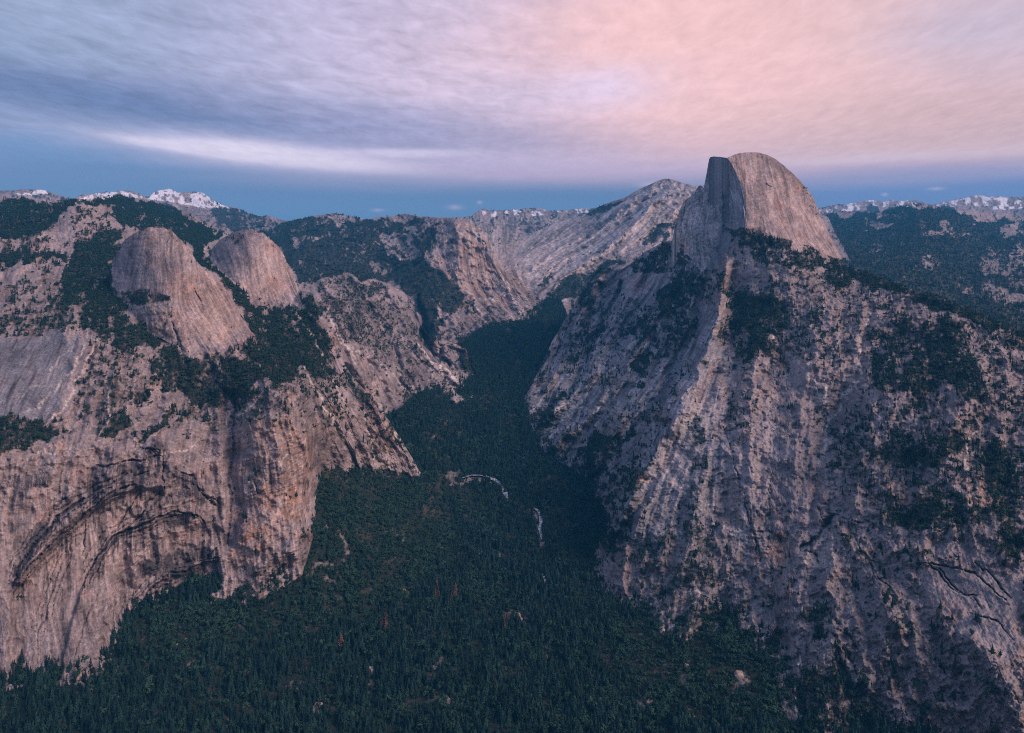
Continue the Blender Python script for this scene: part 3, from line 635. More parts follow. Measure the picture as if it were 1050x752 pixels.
# --- valley floor and its talus aprons
VALLEY = [(-60,705,1690),(13,705,1690),(100,697,1710),(150,625,1985),(240,612,2050),(310,562,2150),(325,482,2520),(380,500,2640),(430,487,2890),(480,385,4050),(400,440,3100),(430,425,3350),(455,398,3800),(500,347,5020),(530,339,5080),(552,322,5500),
 (565,312,5800),(500,400,3900),(500,440,3500),(520,500,3030),(530,560,2555),(500,650,1963),(500,739,1597),(500,800,1416),(200,739,1600),(200,690,1740),(350,640,1985),(400,600,2180),(-60,760,1530),(-60,800,1420),
 (540,426,3710),(585,482,3160),(620,522,2810),(610,582,2350),(642,617,2140),(680,642,1950),(740,632,1955),(790,662,1805),(815,690,1705),(815,740,1590),(900,740,1560),(1000,760,1480),(1230,780,1420),(820,800,1400),(650,700,1745),(600,640,2010),(570,540,2680)]
vtop = [(-190,690),(100,680),(150,600),(240,590),(310,540),(322,460),(380,440),(412,420),(440,395),(460,372),(478,352),(500,332),(530,324),(545,318),(556,312),(566,307),(575,309),(584,330),(590,440),(600,490),(612,505),(642,590),(680,620),(740,610),(800,645),(830,690),(900,725),(1230,765)]
ob = landform('valley_floor', sorted(vtop), [(-190,800),(1230,800)], VALLEY, kind='floor', step=1.6, back=(8, 40), rag=0, tree=(25, 46, 1.), material=M_FLOOR)
ob['label'] = 'forested floor of the deep valley running back between the granite walls'

# --- left massif
LM = [(-60,205,4700),(13,205,4800),(115,202,5500),(85,213,4300),(13,252,3600),(60,240,3900),(215,232,6000),(240,262,5000),(115,300,3050),(165,340,2680),(200,345,2640),(250,338,2800),(90,350,2480),(13,330,2650),(-60,340,2500),
 (13,450,2020),(50,460,2030),(100,455,2090),(160,455,2140),(215,415,2430),(280,400,2330),(265,440,2260),(240,470,2300),(232,560,2120),(300,345,2950),(320,302,3350),(225,287,3240),(245,305,3130),(262,318,3150),(285,322,3280),(258,300,3380),(296,316,3400),(335,345,3080),(360,385,2980),(385,412,2900),(410,448,2870),(432,487,2885),
 (325,430,2420),(326,485,2480),(400,488,2800),(360,480,2650),(-60,705,1685),(13,705,1685),(100,697,1705),(150,625,1980),(240,612,2045),(312,562,2140),(40,540,1900),(110,560,1960),(180,540,2060),(300,480,2260),(180,500,2080),(-60,480,1900),(160,400,2380),(60,390,2300)]
ob = landform('canyon_wall', [(-190,205),(13,203),(45,206),(85,205),(100,203),(120,200),(150,206),(175,213),(200,222),(215,231),(230,238),(262,262),(300,296),(320,300),(335,345),(360,385),(372,398),(385,411),(398,430),(410,448),(421,467),(432,486),(436,492)],
  [(-190,730),(13,725),(100,715),(150,650),(240,635),(310,590),(330,520),(390,515),(436,500)], LM, back=(30, 30), rag=.7, tree=(16, 80, 1.))
ob['label'] = 'granite canyon wall on the near side with arched black cracks above the forest'

ND = [(152,233,2960),(185,246,2960),(114,272,3120),(135,250,2990),(165,290,2770),(200,300,2760),(235,303,2890),(256,336,2870),(165,345,2640),(200,364,2600),(120,322,2900),(262,350,2850),(235,345,2700),(150,315,2720),(190,270,2830)]
ob = landform('granite_dome', [(112,278),(116,264),(121,254),(128,246),(138,239),(146,235),(152,233),(160,232.3),(167,233),(175,236),(185,245),(195,258),(205,272),(220,288),(235,303),(248,320),(256,335),(263,347)],
  [(112,290),(118,318),(140,335),(165,347),(185,358),(200,364),(235,357),(263,352)], ND, amp=(.45, .55, 1.), rag=.15, back=(14, 5), tree=(11, 60, 1.))
ob['label'] = 'bare rounded granite dome in front of the wooded ridge'
BD = [(258,235,3720),(225,252,3880),(212,268,3950),(260,270,3500),(283,252,3680),(300,290,3560),(310,312,3440),(260,302,3370),(285,316,3360),(230,292,3450)]
ob = landform('granite_dome', [(212,266),(218,254),(226,245.5),(240,237.5),(250,235.5),(258,235),(266,237),(272,240),(283,250),(293,263),(300,277),(304,290),(308,305),(313,322)],
  [(212,288),(230,304),(260,316),(285,328),(313,337)], BD, amp=(.6, .7, 1.), rag=.25, back=(16, 6), tree=(12, 60, 1.))
ob['label'] = 'smaller rounded dome beyond the first with a steep right flank'

BT = [(345,279,5000),(310,296,4700),(415,300,4900),(330,312,4250),(320,330,3700),(400,350,4100),(440,345,4300),(478,358,4200),(490,390,3950),(470,402,3760),(420,412,3600),(380,402,3480),(330,370,3450),(330,440,3200),(400,446,3250)]
ob = landform('granite_slope', [(288,306),(310,295),(320,288),(330,282.5),(345,279.5),(362,280),(378,285),(395,290),(415,300),(425,316),(432,335),(440,345),(460,350),(478,358),(486,375),(492,392)],
  [(288,420),(330,450),(400,455),(440,430),(470,415),(492,404)], BT, rag=.8, back=(60, 25), tree=(14, 110, 1.))
ob['label'] = 'speckled granite slope leaning down into the forested side canyon'
WT = [(345,219,9000),(260,248,8600),(415,219,8000),(450,223,7000),(470,225,6700),(498,240,6600),(490,270,6200),(500,300,5950),(540,300,5900),(500,346,5060),(530,337,5120),(552,318,5580),(460,330,5350),(440,300,5800),(400,285,6400),(330,278,6500),(300,250,7500),(470,368,4900),(420,350,5000),(380,240,7600),(558,340,5200),(260,320,5600)]
ob = landform('granite_cliff', [(255,250),(270,240),(285,232),(300,226),(325,221),(345,218.5),(360,222),(378,226),(400,222),(415,219),(430,222),(450,223),(468,224),(478,226),(485,229.5),(492,234),(498,240),(504,249),(508,257),(512,268),(518,277),(525,286),(533,294),(540,301),(548,308),(555,315),(560,324)],
  [(255,320),(330,330),(420,352),(470,372),(500,362),(530,352),(560,335)], WT, rag=.6, back=(120, 20), tree=(20, 420, 1.), material=M_FAR)
ob['label'] = 'wooded plateau ending in a sheer rounded cliff above the far canyon'
CRs = [(685,184,8200),(640,203,8500),(602,221,9000),(548,248,8400),(525,266,7600),(580,290,6500),(565,312,5950),(640,270,6600),(600,302,6100),(690,230,7400),(720,205,7700),(660,302,6200),(760,215,7600),(760,300,6600)]
ob = landform('granite_mountain', [(513,278),(520,271),(530,263),(548,249),(560,242),(570,236),(585,229),(602,220),(612,213),(625,207.5),(640,203),(650,197),(660,192),(668,188.5),(676,185),(683,183.3),(690,184),(697,187),(708,190),(718,191),(726,189.5),(735,193),(770,210)],
  [(513,300),(560,326),(600,332),(660,312),(770,300)], CRs, rag=.5, back=(120, 40), tree=(20, 420, 1.), material=M_FAR)
ob['label'] = 'long slabby granite mountain rising to the right in the middle distance'
HF = [(13,196,11000),(170,194,13500),(250,215,12000),(345,230,10000),(170,240,9500),(13,240,8500),(300,260,8500),(-60,200,10500)]
ob = landform('snowy_range', [(-190,200),(13,195.5),(30,194),(45,195),(60,200),(75,204),(85,199.5),(100,198),(115,197),(125,195.5),(135,196),(152,202),(158,197),(165,194.8),(173,193.5),(177,195),(182,198),(195,196.5),(207,197.5),(211,200),(215,203),(222,207),(230,211),(245,214),(255,218.5),(265,222),(275,221),(290,226),(345,232)],
  [(-190,260),(345,265)], HF, rag=.7, back=(150, 40), tree=(25, 2600, 1.), material=M_FAR)
ob['label'] = 'far mountain ridge with snow on its crest behind the wooded slopes'
FM = [(330,226,14000),(500,214,15000),(640,212,15000),(490,250,9500),(545,272,8200),(330,260,10000),(640,290,8500),(530,235,12000)]
ob = landform('snowy_range', [(320,228),(360,223),(378,225),(392,222),(430,224),(470,223),(484,221.5),(488,218),(492,215.5),(497,213.5),(502,216),(512,216),(522,215.5),(530,215),(540,214),(550,213.5),(565,216),(580,215.5),(590,214.5),(600,214),(640,212)],
  [(320,290),(520,300),(640,300)], FM, rag=.6, back=(150, 40), tree=(25, 2600, .5), material=M_FAR)
ob['label'] = 'distant pale range with thin snow at the head of the canyon'
FR = [(830,214,18000),(940,205,18000),(1037,203,17000),(1230,205,17000),(940,240,12000),(1037,240,12000),(830,240,13000)]
ob = landform('snowy_range', [(815,218),(845,212),(853,211),(860,209.5),(868,210),(875,208),(882,207),(893,205),(900,206.5),(905,207),(912,205.5),(920,206.5),(930,206),(940,205),(945,207),(950,209),(958,209.5),(965,208),(975,206),(982,204),(990,202.5),(998,200.5),(1005,200),(1012,202),(1020,201),(1030,202),(1037,202),(1230,205)],
  [(815,245),(1230,245)], FR, rag=.8, back=(200, 40), tree=(0, 0, 0), material=M_FAR)
ob['label'] = 'far snowy crest on the horizon behind the wooded plateau'
PR = [(820,224,11500),(935,210,11000),(1037,224,11000),(1230,226,10500),(900,250,8000),(965,232,8600),(1000,290,5600),(900,290,5200),(1037,320,4200),(1230,350,3600),(860,270,6500)]
ob = landform('wooded_plateau', [(790,224),(840,219),(850,218.5),(870,217),(885,218),(895,219),(905,217),(915,214),(925,211.5),(935,210),(945,210),(955,211.5),(970,214),(990,217),(1010,217.5),(1037,222),(1230,226)],
  [(790,330),(870,305),(950,330),(1050,370),(1230,395)], PR, rag=.4, back=(150, 20), tree=(24, 700, 1.), material=M_FAR)
ob['label'] = 'rolling plateau of dark forest behind the great split dome'

# --- right massif and the split dome
RM = [(615,274,4900),(533,420,3780),(540,426,3700),(560,360,4500),(585,318,4900),(600,350,4450),(650,270,4600),(690,248,4120),(722,284,3755),(740,265,3720),(765,240,3560),(866,274,3350),(800,272,3300),(950,302,2850),(1037,335,2550),(1230,365,2350),(735,345,3170),(700,420,2720),(640,520,2480),(725,325,3330),(700,310,3650),(670,350,3650),(620,430,3180),
 (585,482,3150),(620,522,2790),(760,350,3050),(760,450,2480),(770,550,2120),(850,330,2880),(850,440,2370),(850,550,1960),(850,650,1710),(950,370,2430),(950,450,2080),(950,540,1820),(950,640,1610),(1037,400,2180),(1037,500,1830),(1037,600,1590),(1037,700,1440),
 (610,582,2345),(642,617,2135),(680,642,1945),(740,632,1945),(790,662,1795),(815,690,1695),(815,740,1585),(900,742,1550),(1000,760,1470),(1230,780,1400),(690,520,2330),(690,590,2100),(1230,500,1750)]
ob = landform('canyon_wall', [(530,424),(533,416),(545,395),(555,375),(565,352),(575,335),(585,318),(597,300),(607,285),(615,274.5),(622,275),(630,277),(640,275),(650,268),(660,259),(675,251),(690,246),(700,260),(722,276),(740,258),(752,241),(765,239),(790,244),(830,254),(868,274),(890,280),(920,292),(950,302),(965,306),(980,312),(1010,325),(1037,335),(1230,365)],
  [(530,440),(545,450),(585,505),(602,545),(608,605),(642,640),(680,665),(740,655),(790,685),(815,780),(900,780),(1230,810)], RM, rag=.9, back=(40, 25), tree=(16, 80, 1.))
ob['label'] = 'rugged right hand canyon wall of grey granite with pale chutes and tree stringers'
edge = [(745.5,162),(750,168),(755,178),(760,192),(763,210),(765,237)]
DM = [(746,162,3740),(755,178,3690),(760,192,3650),(763,210,3610),(765,237,3560),(772,157,3800),(800,168,3830),(815,180,3850),(838,212,3840),(851,242,3760),(867,273,3640),(800,215,3650),(778,195,3650),(800,250,3520),(840,260,3600),(822,225,3700)]
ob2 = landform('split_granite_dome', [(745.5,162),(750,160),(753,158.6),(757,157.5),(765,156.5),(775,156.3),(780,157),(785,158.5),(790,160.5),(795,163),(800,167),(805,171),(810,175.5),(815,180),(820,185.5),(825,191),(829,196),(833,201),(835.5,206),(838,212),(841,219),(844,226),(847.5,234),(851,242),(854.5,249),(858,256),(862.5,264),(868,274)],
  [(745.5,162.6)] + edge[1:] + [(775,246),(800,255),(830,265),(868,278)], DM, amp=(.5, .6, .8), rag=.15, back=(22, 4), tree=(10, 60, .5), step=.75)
ob2['label'] = 'great granite dome with a sheer split face on its left side'
FM2 = [(746,162,3740),(755,178,3690),(760,192,3650),(763,210,3610),(765,237,3560),(749,172,3725),(728,162,3870),(737,175,3850),(737,205,3820),(740,222,3790),(747,205,3710),(749,180,3725),(749,218,3680),(756,200,3670),(751,236,3640),(700,240,3960),(691,250,4060),(700,210,3990),(716,195,3930),(720,240,3850),(722,284,3760),(735,270,3740),(737,240,3780)]
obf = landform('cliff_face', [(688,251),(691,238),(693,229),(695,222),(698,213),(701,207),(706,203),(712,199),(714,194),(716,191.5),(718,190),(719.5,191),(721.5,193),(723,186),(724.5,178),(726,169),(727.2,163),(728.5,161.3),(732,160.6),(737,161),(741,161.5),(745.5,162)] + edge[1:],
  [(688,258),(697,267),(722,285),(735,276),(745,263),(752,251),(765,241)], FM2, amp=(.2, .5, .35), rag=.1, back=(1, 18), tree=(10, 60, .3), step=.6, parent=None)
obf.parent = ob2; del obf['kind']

# --- the lookout's own cliff: it drops from the camera's feet to the valley and closes off the low western sky
gx, gv = np.meshgrid(np.linspace(-5000, 5000, 220), np.linspace(0, 1, 90))
prof = np.array([(-4000, 1120), (-1500, 1060), (-300, 985), (-4, 975.5), (14, 930), (40, 820), (120, 560), (260, 380), (560, 70), (900, -5), (1000, -40)], float)
ty = np.interp(gv * 10, np.arange(11), prof[:, 0]); tz = np.interp(gv * 10, np.arange(11), prof[:, 1])
lk = np.stack([gx, ty - np.abs(gx) * .10, tz], -1)
nz_ = fbm3(lk, 180, 4, .5, 31.); lk[..., 1] -= np.abs(nz_) * 60 * np.clip(gv * 10 - 3.2, 0, 1); lk[..., 2] -= np.abs(fbm3(lk, 60, 3, .5, 8.)) * 10
q_i = np.arange(lk.shape[0] * lk.shape[1]).reshape(lk.shape[:2])
lo_c = np.array([.26, .225, .205]) * (1 + .2 * nz_[..., None])
o = mesh_np('lookout_cliff', lk.reshape(-1, 3), np.stack([q_i[:-1, :-1], q_i[:-1, 1:], q_i[1:, 1:], q_i[1:, :-1]], -1).reshape(-1, 4), lo_c.reshape(-1, 3), M_ROCK)
o['kind'] = 'structure'

# --- the ground the whole country stands on, out to the horizon
g = 60000.
o = mesh_np('ground', np.array([(-g,-g,-60),(g,-g,-60),(g,g,-60),(-g,g,-60)], float), np.array([[0,1,2,3]]), np.array([(.03,.04,.03)]*4), M_FLOOR)
o['kind'] = 'structure'

# ------------------------------------------------------------------ trees
def tri_mesh(name, verts, faces, mats, midx=None):
    me = bpy.data.meshes.new(name); me.from_pydata([tuple(v) for v in verts], [], faces)
    for m_ in mats: me.materials.append(m_)
    if midx is not None: me.polygons.foreach_set('material_index', midx)
    me.update(); return me
def conifer_crown(seed, width=.15, tiers=9, per=9):
    """unit-height crown: tiers of drooping needle sprays round the stem"""
    g = np.random.default_rng(seed); V, Fc = [], []
    for t in range(tiers):
        u = t / (tiers - 1)
        z = .10 + .80 * u; rad = width * (1 - u) ** .85 * (.8 + .4 * g.random()) + .012
        for k in range(per if u < .7 else per - 3):
            a = 2 * np.pi * (k + g.random() * .8) / per + t
            L = rad * (.65 + .6 * g.random()); w = L * .42
            c, s = np.cos(a), np.sin(a); i = len(V)
            zt = z + .075 + .03 * g.random()
            V += [(c*.004, s*.004, zt), (c*L*.7 - s*w, s*L*.7 + c*w, z + .01), (c*L, s*L, z - .045*g.random() - .02), (c*L*.7 + s*w, s*L*.7 - c*w, z + .01)]
            Fc += [(i, i+1, i+2), (i, i+2, i+3)]
    i = len(V); V += [(0, 0, 1.), (.018, 0, .86), (-.01, .016, .86), (-.01, -.016, .86)]; Fc += [(i, i+1, i+2), (i, i+2, i+3), (i, i+3, i+1)]
    return V, Fc
def trunk_geo(h=.9, r=.014, n=6):
    V, Fc = [], []
    for z, q in ((-.06, r * 1.3), (h * .5, r * .7), (h, r * .2)):
        V += [(q * np.cos(2*np.pi*k/n), q * np.sin(2*np.pi*k/n), z) for k in range(n)]
    for l in range(2):
        for k in range(n): Fc.append((l*n + k, l*n + (k+1) % n, (l+1)*n + (k+1) % n, (l+1)*n + k))
    return V, Fc
def oak_crown(seed, n=150):
    g = np.random.default_rng(seed); V, Fc = [], []
    lobes = [(g.normal(0, .2), g.normal(0, .2), .55 + g.random() * .25, .22 + .14 * g.random()) for _ in range(7)]
    for _ in range(n):
        lx, ly, lz, lr = lobes[g.integers(len(lobes))]
        d = g.standard_normal(3); d /= np.linalg.norm(d)
        c = np.array([lx, ly, lz]) + d * lr * (.7 + .35 * g.random())
        if c[2] < .15: continue
        t = np.cross(d, g.standard_normal(3)); t /= np.linalg.norm(t); b = np.cross(d, t)
        s = .075 + .06 * g.random(); i = len(V)
        V += [c + t*s, c + b*s*.8 - d*.03, c - t*s, c - b*s*.8 - d*.03]; Fc.append((i, i+1, i+2, i+3))
    return V, Fc
def whole(crown, trunk, name, m_):
    V, Fc = crown; V2, F2 = trunk; k = len(V)
    return tri_mesh(name, V + V2, Fc + [tuple(q + k for q in f) for f in F2], [m_, M_BARK], [0]*len(Fc) + [1]*len(F2))
CON = [(conifer_crown(s, w, t, p), trunk_geo()) for s, w, t, p in ((1,.18,9,8),(2,.15,10,8),(3,.22,8,8),(4,.17,8,7),(5,.13,11,7))]
OAK = [(oak_crown(s), trunk_geo(.5, .03)) for s in (1, 2, 3, 4)]
def cloud_stuff(name, P_, protos, label, cat):
    """forest that nobody could count: one object, every tree an instance at its own place"""
    me = bpy.data.meshes.new(name); me.vertices.add(len(P_))
    me.vertices.foreach_set('co', P_[:, :3].astype(np.float32).ravel())
    for nm, v in (('hgt', P_[:, 3]), ('rot', rng.random(len(P_)) * 6.28), ('wid', P_[:, 3] * (.85 + .5 * rng.random(len(P_))))):
        a = me.attributes.new(nm, 'FLOAT', 'POINT'); a.data.foreach_set('value', v.astype(np.float32))
    a = me.attributes.new('kid', 'INT', 'POINT'); a.data.foreach_set('value', rng.integers(0, len(protos), len(P_)).astype(np.int32))
    o = bpy.data.objects.new(name, me); COL.objects.link(o)
    gn = bpy.data.node_groups.new(name, 'GeometryNodeTree')
    gn.interface.new_socket('Geometry', in_out='INPUT', socket_type='NodeSocketGeometry')
    gn.interface.new_socket('Geometry', in_out='OUTPUT', socket_type='NodeSocketGeometry')
    L = gn.links
    gi, go = gn.nodes.new('NodeGroupInput'), gn.nodes.new('NodeGroupOutput')
    pc = bpy.data.collections.new(name + '_kinds')
    for k, me_ in enumerate(protos): pc.objects.link(bpy.data.objects.new('%s_kind' % name, me_))
    ci = gn.nodes.new('GeometryNodeCollectionInfo'); ci.inputs['Collection'].default_value = pc
    ci.inputs['Separate Children'].default_value = True; ci.inputs['Reset Children'].default_value = True
    ip = gn.nodes.new('GeometryNodeInstanceOnPoints'); ip.inputs['Pick Instance'].default_value = True
    def attr(nm, t='FLOAT'):
        n = gn.nodes.new('GeometryNodeInputNamedAttribute'); n.data_type = t; n.inputs['Name'].default_value = nm; return n.outputs['Attribute']
    cx = gn.nodes.new('ShaderNodeCombineXYZ'); w_ = attr('wid')
    L.new(w_, cx.inputs[0]); L.new(w_, cx.inputs[1]); L.new(attr('hgt'), cx.inputs[2])
    cr = gn.nodes.new('ShaderNodeCombineXYZ'); L.new(attr('rot'), cr.inputs[2])
    L.new(gi.outputs[0], ip.inputs['Points']); L.new(ci.outputs[0], ip.inputs['Instance']); L.new(attr('kid', 'INT'), ip.inputs['Instance Index'])
    L.new(cr.outputs[0], ip.inputs['Rotation']); L.new(cx.outputs[0], ip.inputs['Scale']); L.new(ip.outputs[0], go.inputs[0])
    md = o.modifiers.new('forest', 'NODES'); md.node_group = gn
    o['kind'] = 'stuff'; o['label'] = label; o['category'] = cat
    return o
con = np.concatenate(PTS['con']); oak = np.concatenate(PTS['oak'])
print('TREES', len(con), len(oak))

# the nearest trees, which show largest, stand as things of their own
def thing(name, label, cat, loc, group=None):
    o = bpy.data.objects.new(name, None); COL.objects.link(o); o.location = loc; o.empty_display_size = 1
    o['label'] = label; o['category'] = cat
    if group: o['group'] = group
    return o
def part(name, me, parent):
    o = bpy.data.objects.new(name, me); COL.objects.link(o); o.parent = parent; return o
def pick(P_, n, y0, y1, key):
    px_, py_ = P_[:, 4], P_[:, 5]
    top = py_ - P_[:, 3] / P_[:, 1] * F
    ok = (P_[:, 6] > 0) & (px_ > 18) & (px_ < 1030) & (py_ < y1) & (top > y0)
    c = np.nonzero(ok)[0]
    return c[np.argsort(-P_[c, 3] / P_[c, 1])[:n]]
def plant(sel, P_, kinds, nm, label, cat, group, leaf, tn):
    tm = [tri_mesh(tn, *k[1], [M_BARK]) for k in kinds]
    cm = [tri_mesh('crown', *k[0], [leaf]) for k in kinds]
    for i, s in enumerate(sel):
        q = P_[s]; k = i % len(kinds)
        t = thing(nm, label, cat, q[:3], group)
        w = q[3] * (.9 + .4 * random.random())
        t.scale = (w, w, q[3]); t.rotation_euler.z = random.random() * 6.28
        part('trunk', tm[k], t); part('crown', cm[k], t)
s1 = pick(con, 300, 400, 737, 0); s2 = pick(oak, 300, 400, 737, 0)
plant(s1, con, CON, 'conifer', 'tall dark conifer spire among the largest trees of the valley forest', 'conifer', 'largest conifers of the valley forest', M_CON, 'trunk')
plant(s2, oak, OAK, 'oak_tree', 'rounded dark oak among the largest broad crowns on the slopes below the cliffs', 'oak', 'largest oaks on the slopes below the cliffs', M_OAK, 'trunk')
dd = [i for i in pick(con, 4000, 400, 737, 0)[300:] if 380 < con[i, 4] < 520 and 575 < con[i, 5] < 650 or rng.random() < .006][:14]
plant(dd, con, CON, 'dead_conifer', 'rust brown dead conifer standing among green ones in the valley', 'dead tree', 'dead brown conifers scattered in the valley forest', M_DEAD, 'trunk')
keep = np.ones(len(con), bool); keep[s1] = False; keep[dd] = False
keep2 = np.ones(len(oak), bool); keep2[s2] = False
cloud_stuff('conifer_forest', con[keep], [whole(*k, 'conifer_kind', M_CON) for k in CON], 'dark conifer forest covering the valley floor, ledges and plateaus', 'forest')
cloud_stuff('oak_woods', oak[keep2], [whole(*k, 'oak_kind', M_OAK) for k in OAK], 'dark broad crowned trees mixed over the talus slopes and ledges', 'woods')

# ------------------------------------------------------------------ river and bare outcrops in the valley
vf = tps(VALLEY)
def river(name, pts, wid, label):
    a = np.array(pts, float); n = 60
    t = np.linspace(0, len(a) - 1, n); x = np.interp(t, range(len(a)), a[:, 0]); y = np.interp(t, range(len(a)), a[:, 1])
    r = vf(x, y); c = P(x, y, r)
    d = np.gradient(c, axis=0); d[:, 2] = 0; d /= np.linalg.norm(d, axis=1)[:, None]
    nr = np.stack([-d[:, 1], d[:, 0], 0 * d[:, 0]], -1)
    w = wid * (.7 + .5 * np.sin(np.linspace(0, 9, n)) ** 2)[:, None] * np.sin(np.linspace(.15, np.pi - .15, n))[:, None] ** .5
    V = np.concatenate([c + nr * w, c - nr * w]); V[:, 2] += 7
    q = np.array([(i, i + 1, n + i + 1, n + i) for i in range(n - 1)])
    m_, nt, b = mat('river_water')
    nz = node(nt, 'ShaderNodeTexNoise', {'Vector': node(nt, 'ShaderNodeNewGeometry').outputs['Position'], 'Scale': .08, 'Detail': 4.})
    cr = node(nt, 'ShaderNodeValToRGB', {'Fac': nz.outputs['Fac']})
    cr.color_ramp.elements[0].position, cr.color_ramp.elements[0].color = .4, (.10, .13, .16, 1)
    cr.color_ramp.elements[1].position, cr.color_ramp.elements[1].color = .65, (.42, .44, .46, 1)
    nt.links.new(cr.outputs[0], b.inputs['Base Color']); b.inputs['Roughness'].default_value = .35; b.inputs['Specular IOR Level'].default_value = .5
    o = mesh_np(name, V, q, np.full((len(V), 3), .3), m_); o['kind'] = 'structure'; o['label'] = label
river('river', RIVER, 12, 'pale bend of the river showing between the trees in mid valley')
river('river', RIVER2, 6, 'narrow bright reach of the river below the bend')
river('river', RIVER3, 4, 'short glint of river between dark trees')
def boulder(x, y, wid, hgt, seed, label, n=5):
    import bmesh
    r = float(vf(np.array([x]), np.array([y]))[0]); c = P(np.array([x]), np.array([y]), np.array([r]))[0]
    bm = bmesh.new(); g_ = np.random.default_rng(seed)
    for k in range(n):
        q = bmesh.ops.create_icosphere(bm, subdivisions=3, radius=1.)['verts']
        o3 = np.array([g_.normal(0, .45), g_.normal(0, .45), g_.normal(0, .08)]) if k else np.zeros(3)
        s = (1 if k == 0 else .35 + .3 * g_.random())
        co = np.array([v.co[:] for v in q]); nn = fbm3(co * 1. + seed * 7 + k, .8, 3) * .35
        co = (np.sign(co) * np.abs(co) ** .75) * (1 + nn)[:, None] * s + o3
        for v, cc in zip(q, co): v.co = (cc[0] * wid * .6, cc[1] * wid * .6, max(cc[2], -.2) * hgt * .6)
    me = bpy.data.meshes.new('rock_outcrop'); bm.to_mesh(me); bm.free()
    a = me.attributes.new('alb', 'FLOAT_COLOR', 'POINT')
    co = np.array([v.co[:] for v in me.vertices]); tone = (1 + .3 * fbm3(co + seed, 6., 3))[:, None]
    a.data.foreach_set('color', np.c_[np.array([[.29, .23, .19]]) * tone, np.ones(len(co))].astype(np.float32).ravel())
    me.materials.append(M_ROCK)
    o = bpy.data.objects.new('rock_outcrop', me); COL.objects.link(o); o.location = c
    o['label'] = label; o['category'] = 'rock'
for k, a in enumerate([
 (530,633,17,15,'pale rock outcrop in a forest clearing below the narrow river reach'),
 (445,686,15,12,'pink rock outcrop in the dark forest at lower centre'),
 (381,690,13,22,'tall pale rock outcrop left of the pink one near the bottom'),
 (326,726,17,14,'jagged pale outcrop lowest and farthest left in the forest'),
 (458,717,14,8,'low pale rock beside the small green clearing at the bottom'),
 (557,612,9,9,'small bright rock beside the short glint of river'),
 (413,606,13,10,'cluster of pale boulders on the wooded talus below the left column'),
 (452,562,11,8,'small pale boulder on the upper talus left of the river'),
 (182,660,16,9,'grey rocks among oaks below the striped left cliff'),
 (226,661,13,9,'pink rock patch among oaks right of the grey rocks'),
 (758,694,20,16,'grey rock slab in the dark woods below the right wall'),
 (704,684,8,14,'narrow rock standing left of the grey slab in the woods'),
 (664,722,7,18,'thin tan rock rib in the forest at the bottom right of centre'),
 (478,447,12,8,'scatter of pale rocks in the far forest above the river bend'),
]): boulder(*a[:4], k + 3, a[4])

# ------------------------------------------------------------------ air
HAZE = 2.9e-5
if HAZE:
    z0, z1 = -80., 2600.
    b = 45000.
    me = bpy.data.meshes.new('haze')
    me.from_pydata([(x, y, z) for z in (z0, z1) for x, y in ((-b,-b),(b,-b),(b,b),(-b,b))], [], [(3,2,1,0),(4,5,6,7),(0,1,5,4),(1,2,6,5),(2,3,7,6),(3,0,4,7)])
    o = bpy.data.objects.new('haze', me); COL.objects.link(o); o['kind'] = 'stuff'
    m_ = bpy.data.materials.new('haze'); m_.use_nodes = True; nt = m_.node_tree; nt.nodes.clear()
    out = nt.nodes.new('ShaderNodeOutputMaterial'); pv = nt.nodes.new('ShaderNodeVolumePrincipled')
    pv.inputs['Color'].default_value = (.07, .50, .95, 1); pv.inputs['Density'].default_value = HAZE; pv.inputs['Anisotropy'].default_value = 0.
    nt.links.new(pv.outputs[0], out.inputs['Volume']); me.materials.append(m_)

# ------------------------------------------------------------------ sky
w = bpy.data.worlds.new('World'); SC.world = w; w.use_nodes = True; nt = w.node_tree; nt.nodes.clear()
def val(x): return x
def M(op, a, b=None, c=None, clamp=False):
    n = nt.nodes.new('ShaderNodeMath'); n.operation = op; n.use_clamp = clamp
    for k, v in enumerate((a, b, c)):
        if v is None: continue
        if isinstance(v, bpy.types.NodeSocket): nt.links.new(v, n.inputs[k])
        else: n.inputs[k].default_value = v
    return n.outputs[0]
def MIX(f, a, b, mode='MIX'):
    n = nt.nodes.new('ShaderNodeMix'); n.data_type = 'RGBA'; n.blend_type = mode
    for k, v in ((0, f), (6, a), (7, b)):
        if isinstance(v, bpy.types.NodeSocket): nt.links.new(v, n.inputs[k])
        else: n.inputs[k].default_value = v if k == 0 else (*v, 1)
    return n.outputs[2]
def SS(x, a, b):
    n = nt.nodes.new('ShaderNodeMapRange'); n.interpolation_type = 'SMOOTHSTEP'
    nt.links.new(x, n.inputs[0]); n.inputs[1].default_value = a; n.inputs[2].default_value = b
    return n.outputs[0]
def NOISE(vec, scale, detail=3., rough=.55, dist=0.):
    n = nt.nodes.new('ShaderNodeTexNoise'); nt.links.new(vec, n.inputs['Vector']); n.inputs['Scale'].default_value = scale
    n.inputs['Detail'].default_value = detail; n.inputs['Roughness'].default_value = rough; n.inputs['Distortion'].default_value = dist
    return n.outputs['Fac']
def XYZ(x, y, z=0.):
    n = nt.nodes.new('ShaderNodeCombineXYZ')
    for k, v in enumerate((x, y, z)):
        if isinstance(v, bpy.types.NodeSocket): nt.links.new(v, n.inputs[k])
        else: n.inputs[k].default_value = v
    return n.outputs[0]
tc = nt.nodes.new('ShaderNodeTexCoord'); sp = nt.nodes.new('ShaderNodeSeparateXYZ'); nt.links.new(tc.outputs['Generated'], sp.inputs[0])
X_, Y_, Z_ = sp.outputs
AZ = M('ARCTAN2', X_, Y_); EL = M('ARCSINE', Z_)
